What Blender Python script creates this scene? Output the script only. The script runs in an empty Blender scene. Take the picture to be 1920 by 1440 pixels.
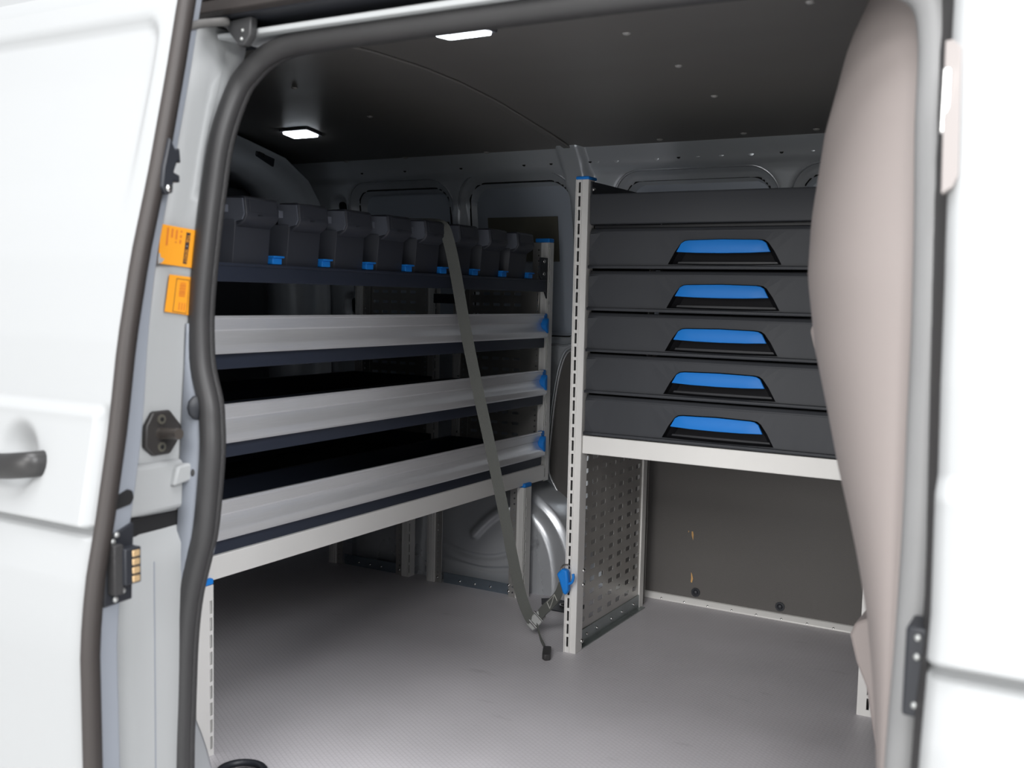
import bpy, bmesh, math, random
from mathutils import Vector, Matrix
random.seed(7)
scene = bpy.context.scene
COL = scene.collection

# ------------------------------------------------------------------ camera
# x runs along the van (+x = cab), y into the van, z up, 0 = load floor
cam_d = bpy.data.cameras.new('camera')
cam = bpy.data.objects.new('camera', cam_d); COL.objects.link(cam)
R_ = (0.86661198, 0.49848229, 0.02234018)
D_ = (0.06166957, -0.06256951, -0.99613349)
F_ = (-0.49515708, 0.86463892, -0.08496468)
m = Matrix(((R_[0], -D_[0], -F_[0], 0.0), (R_[1], -D_[1], -F_[1], 0.0), (R_[2], -D_[2], -F_[2], 0.87), (0, 0, 0, 1)))
cam.matrix_world = m
cam_d.sensor_width = 36.0; cam_d.lens = 36.0 * 1919.4356 / 1920.0
cam_d.clip_start = 0.02; cam_d.clip_end = 60
cam_d.dof.use_dof = True; cam_d.dof.focus_distance = 2.75; cam_d.dof.aperture_fstop = 5.0
scene.camera = cam

# ------------------------------------------------------------------ light
w = bpy.data.worlds.new('world'); scene.world = w; w.use_nodes = True
bg = w.node_tree.nodes['Background']
bg.inputs[0].default_value = (0.93, 0.96, 1.0, 1); bg.inputs[1].default_value = 0.54
def area_light(name, loc, rot, sx, sy, power, col=(1, 1, 1)):
    d = bpy.data.lights.new(name, 'AREA'); d.shape = 'RECTANGLE'; d.size = sx; d.size_y = sy
    d.energy = power; d.color = col
    o = bpy.data.objects.new(name, d); COL.objects.link(o); o.location = loc; o.rotation_euler = rot
    return o
# unseen broad fill light, added to brighten the inside through the open side
area_light('front_fill_light', (-0.9, -8.3, 1.7), (math.radians(85), 0, 0), 5.0, 3.6, 360, (1.0, 0.985, 0.965))
# unseen fill lights, added to brighten the near floor, jamb and mid floor
area_light('added_fill_light', (0.1, -0.5, 4.8), (math.radians(14), math.radians(6), 0), 3.2, 2.0, 220, (0.98, 0.99, 1.0))
area_light('added_fill_light', (3.2, -0.7, 2.7), (math.radians(42), math.radians(58), 0), 2.2, 1.6, 190, (0.98, 0.99, 1.0))
area_light('added_fill_light', (0.5, -3.5, 3.5), (math.radians(55), 0, math.radians(14)), 2.4, 1.8, 165, (1.0, 0.99, 0.98))
vs = scene.view_settings
vs.view_transform = 'Standard'; vs.look = 'None'; vs.gamma = 1.0; vs.exposure = 0.0; vs.use_curve_mapping = False

# ------------------------------------------------------------------ materials
MATS = {}
def mat(name, col, rough=0.5, metal=0.0, spec=0.5, var=0.0, vscale=8.0, bump=0.0, bscale=200.0, emit=None, estr=0.0, coat=0.0, aniso=None):
    if name in MATS: return MATS[name]
    M = bpy.data.materials.new(name); M.use_nodes = True
    nt = M.node_tree; b = nt.nodes['Principled BSDF']
    b.inputs['Base Color'].default_value = (*col, 1); b.inputs['Roughness'].default_value = rough
    b.inputs['Metallic'].default_value = metal; b.inputs['Specular IOR Level'].default_value = spec
    b.inputs['Coat Weight'].default_value = coat; b.inputs['Coat Roughness'].default_value = 0.08
    tc = nt.nodes.new('ShaderNodeTexCoord')
    if var > 0:
        n = nt.nodes.new('ShaderNodeTexNoise'); n.inputs['Scale'].default_value = vscale; n.inputs['Detail'].default_value = 6
        mp = nt.nodes.new('ShaderNodeMapping')
        if aniso: mp.inputs['Scale'].default_value = aniso
        nt.links.new(tc.outputs['Object'], mp.inputs[0]); nt.links.new(mp.outputs[0], n.inputs['Vector'])
        mx = nt.nodes.new('ShaderNodeMix'); mx.data_type = 'RGBA'
        mx.inputs[6].default_value = (*[c * (1 - var) for c in col], 1); mx.inputs[7].default_value = (*[min(1, c * (1 + var)) for c in col], 1)
        nt.links.new(n.outputs['Fac'], mx.inputs[0]); nt.links.new(mx.outputs[2], b.inputs['Base Color'])
        rr = nt.nodes.new('ShaderNodeMapRange'); rr.inputs[3].default_value = max(0.03, rough - 0.08); rr.inputs[4].default_value = min(1, rough + 0.08)
        nt.links.new(n.outputs['Fac'], rr.inputs[0]); nt.links.new(rr.outputs[0], b.inputs['Roughness'])
    if bump > 0:
        n2 = nt.nodes.new('ShaderNodeTexNoise'); n2.inputs['Scale'].default_value = bscale; n2.inputs['Detail'].default_value = 3
        nt.links.new(tc.outputs['Object'], n2.inputs['Vector'])
        bp = nt.nodes.new('ShaderNodeBump'); bp.inputs['Strength'].default_value = bump; bp.inputs['Distance'].default_value = 0.002
        nt.links.new(n2.outputs['Fac'], bp.inputs['Height']); nt.links.new(bp.outputs[0], b.inputs['Normal'])
    if emit:
        b.inputs['Emission Color'].default_value = (*emit, 1); b.inputs['Emission Strength'].default_value = estr
    MATS[name] = M
    return M
WHITE = mat('white_paint', (0.405, 0.413, 0.418), 0.35, spec=0.2, coat=0.0, var=0.015, vscale=2)
EDGE = mat('door_shell_paint', (0.27, 0.29, 0.33), 0.45, var=0.03, vscale=5)
SILVER = mat('bare_body_paint', (0.72, 0.76, 0.80), 0.32, metal=0.45, var=0.03, vscale=2)
ARCHM = mat('wheel_arch_paint', (0.60, 0.62, 0.65), 0.28, metal=0.5, var=0.02, vscale=3)
CEIL = mat('ceiling_liner', (0.20, 0.19, 0.18), 0.42, var=0.06, vscale=3, bump=0.15, bscale=700)
LINER = mat('dark_side_board', (0.105, 0.099, 0.094), 0.6, var=0.08, vscale=4, bump=0.25, bscale=600)
ALU = mat('brushed_aluminium', (0.78, 0.78, 0.80), 0.36, metal=0.55, var=0.06, vscale=30, aniso=(20, 0.6, 20))
POST = mat('matt_anodised_post', (0.76, 0.75, 0.73), 0.42, metal=0.15, var=0.03, vscale=12)
CREAM = mat('apron_aluminium', (0.80, 0.79, 0.765), 0.5, metal=0.1, var=0.02, vscale=6)
GALV = mat('galvanised_sheet', (0.55, 0.54, 0.52), 0.33, metal=0.7, var=0.15, vscale=14)
ZINC = mat('blue_zinc_sheet', (0.30, 0.36, 0.42), 0.3, metal=0.8, var=0.3, vscale=16)
STEEL = mat('bright_bolt_steel', (0.75, 0.75, 0.74), 0.2, metal=1.0)
BLACK = mat('black_plastic', (0.020, 0.022, 0.028), 0.45, var=0.1, vscale=9)
DRAWER = mat('anthracite_plastic', (0.048, 0.051, 0.058), 0.5, spec=0.3, var=0.12, vscale=7, bump=0.1, bscale=900)
DARKREC = mat('handle_recess_plastic', (0.007, 0.007, 0.009), 0.7, spec=0.2)
TRAY = mat('blue_black_steel', (0.024, 0.030, 0.048), 0.45, var=0.06, vscale=10)
MATM = mat('black_shelf_mat', (0.008, 0.008, 0.009), 0.8)
BIN = mat('charcoal_bin_plastic', (0.036, 0.039, 0.05), 0.5, var=0.06, vscale=12)
BINL = mat('grey_label_holder', (0.13, 0.14, 0.17), 0.4)
BLUE = mat('blue_plastic', (0.012, 0.21, 0.68), 0.45, spec=0.3)
RUBBER = mat('rubber_seal', (0.038, 0.037, 0.038), 0.5, var=0.1, vscale=20)
RUBB2 = mat('rubber_trim', (0.035, 0.034, 0.035), 0.6, bump=0.6, bscale=350)
STRIP = mat('door_edge_rubber', (0.036, 0.030, 0.028), 0.55, var=0.08, vscale=14)
BEIGE = mat('grey_beige_partition', (0.33, 0.288, 0.275), 0.6, var=0.03, vscale=3, bump=0.15, bscale=500)
STRAPM = mat('grey_webbing', (0.115, 0.12, 0.11), 0.75, bump=0.5, bscale=600)
GRIME = mat('hinge_grey', (0.33, 0.30, 0.29), 0.5)
ORANGE = mat('orange_sticker', (0.95, 0.38, 0.025), 0.5)
ORANGED = mat('faded_orange_print', (0.70, 0.20, 0.03), 0.6)
INK = mat('dark_print', (0.05, 0.03, 0.03), 0.6)
GOLD = mat('brass_contact', (0.85, 0.60, 0.33), 0.35, metal=0.6)
FOAM = mat('olive_foam', (0.115, 0.11, 0.085), 0.9, var=0.15, vscale=30)
LEDM = mat('led_diffuser', (1, 1, 1), 0.4, emit=(0.86, 0.92, 1.0), estr=9.0)
WOOD = mat('exposed_wood_scratch', (0.62, 0.36, 0.14), 0.8)
STITCH = mat('pale_stitching', (0.42, 0.42, 0.39), 0.8)
CAST = mat('cast_buckle', (0.55, 0.56, 0.55), 0.35, metal=0.6)
SHOWW = mat('showroom_paint', (0.74, 0.76, 0.72), 0.8)
GROUND = mat('showroom_floor_paint', (0.68, 0.68, 0.67), 0.6, var=0.05, vscale=2)

def floor_mat():
    M = bpy.data.materials.new('studded_floor_mat'); M.use_nodes = True
    nt = M.node_tree; b = nt.nodes['Principled BSDF']; L = nt.links
    tc = nt.nodes.new('ShaderNodeTexCoord')
    br = nt.nodes.new('ShaderNodeTexBrick')
    mp = nt.nodes.new('ShaderNodeMapping'); mp.inputs['Rotation'].default_value = (0, 0, math.radians(30))
    L.new(tc.outputs['Object'], mp.inputs[0]); L.new(mp.outputs[0], br.inputs['Vector'])
    br.inputs['Scale'].default_value = 46; br.inputs['Mortar Size'].default_value = 0.05; br.inputs['Mortar Smooth'].default_value = 0.6
    br.inputs['Brick Width'].default_value = 0.5; br.inputs['Row Height'].default_value = 0.42
    n = nt.nodes.new('ShaderNodeTexNoise'); n.inputs['Scale'].default_value = 3.5; n.inputs['Detail'].default_value = 8
    L.new(tc.outputs['Object'], n.inputs['Vector'])
    rp = nt.nodes.new('ShaderNodeValToRGB')
    rp.color_ramp.elements[0].position = 0.3; rp.color_ramp.elements[0].color = (0.59, 0.57, 0.595, 1)
    rp.color_ramp.elements[1].position = 0.7; rp.color_ramp.elements[1].color = (0.67, 0.645, 0.675, 1)
    L.new(n.outputs['Fac'], rp.inputs[0])
    mx = nt.nodes.new('ShaderNodeMix'); mx.data_type = 'RGBA'; mx.blend_type = 'MULTIPLY'; mx.inputs[0].default_value = 1
    g = nt.nodes.new('ShaderNodeMapRange'); g.inputs[3].default_value = 1.0; g.inputs[4].default_value = 0.86
    L.new(br.outputs['Fac'], g.inputs[0])
    L.new(rp.outputs[0], mx.inputs[6]); L.new(g.outputs[0], mx.inputs[7])
    # scuffs
    n2 = nt.nodes.new('ShaderNodeTexNoise'); n2.inputs['Scale'].default_value = 7; n2.inputs['Detail'].default_value = 10
    mp2 = nt.nodes.new('ShaderNodeMapping'); mp2.inputs['Scale'].default_value = (1, 3, 1)
    L.new(tc.outputs['Object'], mp2.inputs[0]); L.new(mp2.outputs[0], n2.inputs['Vector'])
    r2 = nt.nodes.new('ShaderNodeMapRange'); r2.inputs[1].default_value = 0.66; r2.inputs[2].default_value = 0.78; r2.inputs[3].default_value = 0; r2.inputs[4].default_value = 0.35
    L.new(n2.outputs['Fac'], r2.inputs[0])
    mx2 = nt.nodes.new('ShaderNodeMix'); mx2.data_type = 'RGBA'; mx2.inputs[7].default_value = (0.27, 0.255, 0.265, 1)
    L.new(r2.outputs[0], mx2.inputs[0]); L.new(mx.outputs[2], mx2.inputs[6]); L.new(mx2.outputs[2], b.inputs['Base Color'])
    b.inputs['Roughness'].default_value = 0.42
    bp = nt.nodes.new('ShaderNodeBump'); bp.inputs['Strength'].default_value = 0.35; bp.inputs['Distance'].default_value = 0.0012; bp.invert = True
    L.new(br.outputs['Fac'], bp.inputs['Height']); L.new(bp.outputs[0], b.inputs['Normal'])
    return M
FLOORM = floor_mat()

# ------------------------------------------------------------------ mesh helpers
def lerp(t, pts):
    if t <= pts[0][0]: return pts[0][1]
    for (a, va), (b, vb) in zip(pts, pts[1:]):
        if t <= b: return va + (vb - va) * (t - a) / (b - a)
    return pts[-1][1]
def sstep(a, b, x):
    t = min(1, max(0, (x - a) / (b - a))); return t * t * (3 - 2 * t)
def catmull(pts, n=6):
    P = [Vector(p) for p in pts]; out = []
    for i in range(len(P) - 1):
        p0 = P[max(i - 1, 0)]; p1 = P[i]; p2 = P[i + 1]; p3 = P[min(i + 2, len(P) - 1)]
        for k in range(n):
            t = k / n
            out.append(0.5 * ((2 * p1) + (p2 - p0) * t + (2 * p0 - 5 * p1 + 4 * p2 - p3) * t * t + (3 * p1 - p0 - 3 * p2 + p3) * t ** 3))
    out.append(P[-1]); return out
class MB:
    def __init__(s): s.v = []; s.f = []
    def add(s, vs, fs):
        o = len(s.v); s.v += [tuple(p) for p in vs]; s.f += [tuple(i + o for i in f) for f in fs]; return s
    def box(s, x0, x1, y0, y1, z0, z1):
        return s.add([(x0, y0, z0), (x1, y0, z0), (x1, y1, z0), (x0, y1, z0), (x0, y0, z1), (x1, y0, z1), (x1, y1, z1), (x0, y1, z1)],
                     [(0, 3, 2, 1), (4, 5, 6, 7), (0, 1, 5, 4), (1, 2, 6, 5), (2, 3, 7, 6), (3, 0, 4, 7)])
    def prism(s, pts, axis, a, b):
        # pts in the two remaining axes, in order (y,z) / (x,z) / (x,y)
        def P(p, t):
            return {'x': (t, p[0], p[1]), 'y': (p[0], t, p[1]), 'z': (p[0], p[1], t)}[axis]
        n = len(pts)
        return s.add([P(p, a) for p in pts] + [P(p, b) for p in pts],
                     [tuple(range(n)), tuple(range(2 * n - 1, n - 1, -1))] + [(i, (i + 1) % n, n + (i + 1) % n, n + i) for i in range(n)])
    def tube(s, path, r, n=10, closed=False, ry=None, up=None, caps=True):
        path = [Vector(p) for p in path]; k = len(path)
        T = []
        for i in range(k):
            a = path[(i - 1) % k] if (closed or i > 0) else path[i]
            b = path[(i + 1) % k] if (closed or i < k - 1) else path[i]
            T.append((b - a).normalized())
        u = Vector(up) if up else (Vector((0, 0, 1)) if abs(T[0].z) < 0.9 else Vector((1, 0, 0)))
        vs = []
        for i in range(k):
            if up: u = Vector(up)
            nrm = (u - T[i] * u.dot(T[i])).normalized(); bi = T[i].cross(nrm)
            u = nrm
            ra = r[i] if isinstance(r, (list, tuple)) else r
            rb = (ry if ry is not None else ra)
            for j in range(n):
                q = 2 * math.pi * j / n
                vs.append(path[i] + nrm * (math.cos(q) * ra) + bi * (math.sin(q) * rb))
        fs = []
        for i in range(k if closed else k - 1):
            for j in range(n):
                a = i * n + j; b = i * n + (j + 1) % n; c = ((i + 1) % k) * n + (j + 1) % n; d = ((i + 1) % k) * n + j
                fs.append((a, b, c, d))
        if not closed and caps:
            fs.append(tuple(range(n - 1, -1, -1))); fs.append(tuple(range((k - 1) * n, k * n)))
        return s.add(vs, fs)
    def cyl(s, c, d, r, h, n=14, r2=None):
        c = Vector(c); d = Vector(d).normalized()
        return s.tube([c, c + d * h], [r, r if r2 is None else r2], n)
    def dome(s, c, d, r, h, n=12, k=4):
        c = Vector(c); d = Vector(d).normalized()
        pts = [c + d * (h * math.sin(math.pi / 2 * i / k)) for i in range(k + 1)]
        rs = [max(r * math.cos(math.pi / 2 * i / k), r * 0.02) for i in range(k + 1)]
        return s.tube(pts, rs, n)
    def strip(s, path, wvec, t, nvec=None):
        # flat ribbon of thickness t; wvec = half-width vector (constant or list), nvec list of normals
        path = [Vector(p) for p in path]; k = len(path); vs = []
        for i in range(k):
            wv = Vector(wvec[i]) if isinstance(wvec, list) else Vector(wvec)
            tg = (path[min(i + 1, k - 1)] - path[max(i - 1, 0)]).normalized()
            nn = tg.cross(wv).normalized() * (t / 2)
            vs += [path[i] - wv - nn, path[i] + wv - nn, path[i] + wv + nn, path[i] - wv + nn]
        fs = [(0, 1, 2, 3), tuple((k - 1) * 4 + j for j in (3, 2, 1, 0))]
        for i in range(k - 1):
            for j in range(4):
                fs.append((i * 4 + j, i * 4 + (j + 1) % 4, (i + 1) * 4 + (j + 1) % 4, (i + 1) * 4 + j))
        return s.add(vs, fs)
    def grid(s, us, vs_, fn):
        n = len(vs_); V = [fn(u, v) for u in us for v in vs_]
        F = [(i * n + j, (i + 1) * n + j, (i + 1) * n + j + 1, i * n + j + 1) for i in range(len(us) - 1) for j in range(n - 1)]
        return s.add(V, F)
    def plate(s, outer, holes, fn):
        # polygon with holes in 2D, mapped by fn(u,v)->xyz ; give thickness with solid=
        bm = bmesh.new(); es = []
        for loop in [outer] + holes:
            vv = [bm.verts.new((p[0], p[1], 0)) for p in loop]
            for i in range(len(vv)): es.append(bm.edges.new((vv[i], vv[(i + 1) % len(vv)])))
        bmesh.ops.triangle_fill(bm, use_beauty=True, use_dissolve=False, edges=es)
        bm.verts.index_update()
        vs = [fn(v.co.x, v.co.y) for v in bm.verts]; fs = [tuple(v.index for v in f.verts) for f in bm.faces]
        bm.free(); return s.add(vs, fs)
    def mesh(s, name, smooth=False, recalc=True, merge=False):
        me = bpy.data.meshes.new(name); me.from_pydata(s.v, [], s.f)
        bm = bmesh.new(); bm.from_mesh(me)
        if merge: bmesh.ops.remove_doubles(bm, verts=bm.verts, dist=1e-5)
        if recalc: bmesh.ops.recalc_face_normals(bm, faces=bm.faces)
        for f in bm.faces: f.smooth = smooth
        bm.to_mesh(me); bm.free(); me.update(); return me
    def build(s, name, m_, parent=None, bevel=0.0, smooth=False, solid=0.0, seg=2, offset=0.0, merge=False, auto=None):
        me = s.mesh(name, smooth, merge=merge); me.materials.append(m_)
        o = bpy.data.objects.new(name, me); COL.objects.link(o)
        if parent is not None:
            o.parent = parent
            o.matrix_parent_inverse = Matrix.Translation(-world_loc(parent))
        if solid:
            sm = o.modifiers.new('solid', 'SOLIDIFY'); sm.thickness = solid; sm.offset = offset
        if bevel:
            bv = o.modifiers.new('bevel', 'BEVEL'); bv.width = bevel; bv.segments = seg; bv.limit_method = 'ANGLE'; bv.angle_limit = math.radians(40)
            for p in me.polygons: p.use_smooth = True
            if hasattr(me, 'set_sharp_from_angle'): me.set_sharp_from_angle(angle=math.radians(50))
            bv.harden_normals = False
        elif smooth and auto:
            me.set_sharp_from_angle(angle=math.radians(auto))
        return o
def world_loc(o):
    v = Vector(o.location)
    return v if o.parent is None else v  # sub-parts are modelled in world space, origins at zero
def tag(o, label, cat, group=None, kind=None):
    o['label'] = label; o['category'] = cat
    if group: o['group'] = group
    if kind: o['kind'] = kind
    return o
def struct(o, label, cat): return tag(o, label, cat, None, 'structure')
def thing(name, label, cat, loc, group=None):
    o = bpy.data.objects.new(name, None); COL.objects.link(o); o.location = loc; o.empty_display_size = 0.05
    return tag(o, label, cat, group)
def share(o, name, parent, delta):
    # a repeat of a piece: same mesh data, moved by delta
    c = o.copy(); COL.objects.link(c); c.name = name; c.parent = parent
    c.matrix_parent_inverse = Matrix.Translation(-world_loc(parent)); c.location = Vector(delta)
    return c
def rrect(x0, x1, y0, y1, r, k=4):
    out = []
    for cx, cy, a0 in ((x1 - r, y1 - r, 0), (x0 + r, y1 - r, 90), (x0 + r, y0 + r, 180), (x1 - r, y0 + r, 270)):
        for i in range(k + 1):
            a = math.radians(a0 + 90 * i / k); out.append((cx + r * math.cos(a), cy + r * math.sin(a)))
    return out
def sdrr(x, z, x0, x1, z0, z1, r):
    qx = abs(x - (x0 + x1) / 2) - (x1 - x0) / 2 + r; qz = abs(z - (z0 + z1) / 2) - (z1 - z0) / 2 + r
    return min(max(qx, qz), 0) + math.hypot(max(qx, 0), max(qz, 0)) - r
def frange(a, b, n): return [a + (b - a) * i / n for i in range(n + 1)]
def text_mesh(body, size, fn):
    cu = bpy.data.curves.new('print', 'FONT'); cu.body = body; cu.size = size; cu.resolution_u = 2
    ob = bpy.data.objects.new('print', cu); COL.objects.link(ob)
    dg = bpy.context.evaluated_depsgraph_get(); dg.update()
    me = bpy.data.meshes.new_from_object(ob.evaluated_get(dg))
    vs = [fn(v.co.x, v.co.y) for v in me.vertices]; fs = [tuple(p.vertices) for p in me.polygons]
    bpy.data.objects.remove(ob); bpy.data.curves.remove(cu); bpy.data.meshes.remove(me)
    return vs, fs

# body profiles -------------------------------------------------------------
YD = [(-0.6, 0.86), (0.0, 0.838), (0.25, 0.834), (0.41, 0.832), (0.49, 0.84), (0.57, 0.857), (0.69, 0.879), (0.80, 0.894), (0.91, 0.916), (1.02, 0.945), (1.16, 0.977), (1.257, 0.997), (1.4, 1.03)]
YS = [(-0.3, 1.05), (0.15, 1.05), (0.5, 1.065), (0.9, 1.09), (1.1, 1.12), (1.16, 1.14), (1.23, 1.16), (1.3, 1.17)]
YF = [(0, 2.785), (0.6, 2.785), (0.72, 2.775), (1.04, 2.745), (1.16, 2.72), (1.22, 2.70), (1.26, 2.675), (1.30, 2.64)]
ZC = [(1.10, 1.29), (1.25, 1.313), (1.38, 1.33), (1.54, 1.352), (1.70, 1.366), (1.88, 1.370), (2.04, 1.366), (2.22, 1.352), (2.386, 1.33), (2.51, 1.313), (2.66, 1.288)]
yd = lambda z: lerp(z, YD)
yb = lambda z: lerp(z, YD) + 0.09
ys = lambda z: lerp(z, YS)
yf = lambda z: lerp(z, YF)
zc = lambda y: lerp(y, ZC)

# ================================================================== SETTING
# ---- load floor
fl = MB().box(-2.45, -0.18, 1.14, 2.80, -0.02, 0.0).build('floor', FLOORM)
struct(fl, 'grey studded rubber load floor of the van', 'floor')
# ---- ceiling
ce = MB().grid(frange(-2.45, -0.15, 24), frange(1.10, 2.66, 40), lambda x, y: (x, y, zc(y))).build('ceiling', CEIL, smooth=True, solid=0.01, offset=1)
struct(ce, 'dark grey ceiling liner of the load space', 'ceiling')
MB().strip([(-1.335, y, zc(y) - 0.003) for y in frange(1.15, 2.655, 30)], (0.011, 0, 0), 0.006).build('rib', CEIL, ce, bevel=0.002)
clip0 = None
for (x, y) in ((-0.807, 1.813), (-0.805, 2.082), (-0.803, 2.308), (-1.052, 2.601), (-0.821, 2.595), (-0.638, 2.596), (-1.607, 2.623), (-1.905, 2.628), (-2.14, 2.63), (-1.75, 2.25), (-1.75, 1.95), (-0.45, 1.75), (-0.45, 2.2)):
    z = zc(y)
    if clip0 is None:
        clip0 = MB().dome((x, y, z + 0.0005), (0, 0, -1), 0.0085, 0.005).build('clip', mat('clip_grey', (0.42, 0.41, 0.40), 0.4), ce, smooth=True); cb = (x, y, z)
    else: share(clip0, 'clip', ce, (x - cb[0], y - cb[1], z - cb[2]))
# ---- roof skin
rf = MB().grid(frange(-2.6, 1.2, 8), [1.085, 1.09, 1.10, 1.13, 1.18, 1.3, 1.6, 1.88, 2.2, 2.5, 2.62, 2.68, 2.70],
               lambda x, y: (x, y, lerp(y, [(1.085, 1.285), (1.09, 1.305), (1.10, 1.325), (1.13, 1.355), (1.18, 1.38), (1.3, 1.405), (1.6, 1.425), (1.88, 1.43), (2.2, 1.42), (2.5, 1.39), (2.62, 1.36), (2.68, 1.32), (2.70, 1.285)]))).build('roof', WHITE, smooth=True, solid=0.008, offset=1)
struct(rf, 'white painted roof of the van above the side opening', 'roof')

# ---- far side wall (van's left side) as pressed sheet
WIN = [(-2.170, -1.815, 0.755, 1.205, 0.05, 0.0), (-1.735, -1.385, 0.755, 1.213, 0.065, 0.075), (-1.205, -0.785, 0.72, 1.203, 0.055, 0.0), (-0.70, -0.33, 0.72, 1.203, 0.055, 0.0)]
def wall_d(x, z):
    d = 0.0
    for (x0, x1, z0, z1, r, sh) in WIN:
        xx = x - sh * (1.2 - z) * (1 if x > (x0 + x1) / 2 else 0)
        s = sdrr(xx, z, x0, x1, z0, z1, r)
        d += 0.024 * (1 - sstep(0.010, 0.034, s)) + 0.045 * (1 - sstep(-0.004, 0.003, s))
    p = 1 - sstep(0.030, 0.045, abs(x + 1.335))
    d -= 0.035 * p * sstep(0.18, 0.3, z)
    d -= 0.014 * sstep(1.232, 1.244, z) * (1 - p)
    d -= 0.010 * (1 - sstep(0.018, 0.03, abs(x + 1.775))) * (sstep(0.7, 0.75, z)) * (1 - sstep(1.1, 1.16, z))
    # small pressed hole surrounds at the rear corner
    d += 0.02 * (1 - sstep(0.0, 0.008, sdrr(x, z, -2.262, -2.214, 1.10, 1.185, 0.02)))
    d += 0.02 * (1 - sstep(0.0, 0.008, sdrr(x, z, -2.24, -2.19, 0.79, 0.865, 0.02)))
    d += 0.012 * (1 - sstep(0.0, 0.02, sdrr(x, z, -2.3, -1.44, 0.40, 0.68, 0.06)))
    return d
wl = MB().grid(frange(-2.45, -0.25, 300), frange(0.0, 1.30, 165), lambda x, z: (x, yf(z) + wall_d(x, z), z)).build('wall_left', SILVER, smooth=True, solid=0.004, offset=0)
struct(wl, 'pressed silver-grey metal side wall behind the shelving', 'wall')
def skin_y(v): return 2.772 + 0.064 - (v - 0.755) * 0.150
SKIN = mat('outer_skin_shaded', (0.38, 0.42, 0.48), 0.5, var=0.04, vscale=4)  # shade of the recesses put into the colour, darker than the wall
RIM = mat('highlight_rim_paint', (0.62, 0.65, 0.69), 0.25, metal=0.55)
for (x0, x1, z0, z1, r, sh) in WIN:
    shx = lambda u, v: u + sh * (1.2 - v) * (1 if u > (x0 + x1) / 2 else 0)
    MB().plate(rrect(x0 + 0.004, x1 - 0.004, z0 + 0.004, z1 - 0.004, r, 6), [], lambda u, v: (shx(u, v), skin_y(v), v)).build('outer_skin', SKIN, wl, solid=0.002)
    ring = rrect(x0 - 0.030, x1 + 0.030, z0 - 0.030, z1 + 0.030, r + 0.03, 10)
    MB().tube([(shx(u, v), yf(v) + 0.0035, v) for u, v in ring], 0.005, 8, closed=True).build('highlight_rim', RIM, wl, smooth=True)  # shiny tube added for the bright highlight line round the pressing
    ring = rrect(x0 - 0.003, x1 + 0.003, z0 - 0.003, z1 + 0.003, r, 10)
    MB().tube([(shx(u, v), yf(v) + 0.0255, v) for u, v in ring], 0.0028, 6, closed=True).build('opening_shadow_line', MATM, wl, smooth=True)  # black tube stands in for the shadow along the edge of the opening
# dark lower lining board
lp = [(-1.375, 0.715), (-1.395, 0.70), (-1.415, 0.65), (-1.432, 0.56), (-1.444, 0.44), (-1.449, 0.36), (-1.444, 0.325), (-1.42, 0.285), (-1.385, 0.235), (-1.33, 0.15), (-1.26, 0.05), (-1.26, 0.015), (-0.26, 0.015), (-0.26, 0.70), (-1.33, 0.72)]
MB().plate(lp, [], lambda u, v: (u, 2.772 - max(0, v - 0.6) * 0.06, v)).build('lining_board', LINER, wl, solid=0.006)
MB().tube(catmull([(u, 2.767 - max(0, v - 0.6) * 0.06, v) for u, v in [(-1.35, 0.722)] + lp[:10]], 5), 0.0042, 8).build('bead', mat('bright_edge_bead', (0.5, 0.51, 0.52), 0.3, metal=0.6), wl, smooth=True)
MB().tube(catmull([(u - 0.012, 2.778 - max(0, v - 0.6) * 0.06, v + 0.004) for u, v in [(-1.35, 0.725)] + lp[:10]], 5), 0.0040, 8).build('bead', SILVER, wl, smooth=True)
b0 = None
for x, z in ((-0.962, 0.036), (-0.719, 0.036), (-0.476, 0.036)):
    if b0 is None:
        b0 = MB().cyl((x, 2.769, z), (0, -1, 0), 0.013, 0.003).dome((x, 2.766, z), (0, -1, 0), 0.008, 0.005).build('bolt', BLACK, wl, smooth=True, auto=40); bb = x
    else: share(b0, 'bolt', wl, (x - bb, 0, 0))
for pts in ([(-0.983, 0.232), (-0.9785, 0.222), (-0.9745, 0.202), (-0.9755, 0.186), (-0.980, 0.20), (-0.981, 0.218)], [(-0.992, 0.22), (-0.988, 0.212), (-0.990, 0.206)], [(-0.978, 0.092), (-0.9745, 0.086), (-0.9715, 0.074), (-0.974, 0.062), (-0.978, 0.064), (-0.977, 0.076)]):
    MB().prism(pts, 'y', 2.7675, 2.7695).build('scratch', WOOD, wl)
for (x0, x1, z0, z1) in ((-1.69, -1.445, 0.98, 1.115), (-2.13, -1.84, 0.98, 1.105)):
    MB().grid(frange(x0, x1, 4), frange(z0, z1, 4), lambda u, v: (u, skin_y(v) - 0.005, v)).build('foam_patch', FOAM, wl, solid=0.006)
for (x, z, rx, rz) in ((-2.238, 1.142, 0.015, 0.033), (-2.215, 0.828, 0.015, 0.027)):
    MB().plate(rrect(x - rx, x + rx, z - rz, z + rz, 0.013), [], lambda u, v: (u, yf(v) + 0.0155, v)).build('hole', MATM, wl, solid=0.003)
h0 = None
for x in (-2.10, -1.93, -1.72, -1.50, -1.41, -1.285, -1.02, -0.74, -0.48):
    z = 1.258
    if h0 is None:
        h0 = MB().cyl((x, yf(z) - 0.0135, z), (0, -1, 0), 0.0055, 0.0025, 10).build('hole', MATM, wl); hb = x
    else: share(h0, 'hole', wl, (x - hb, 0, 0))
d0 = None
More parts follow.
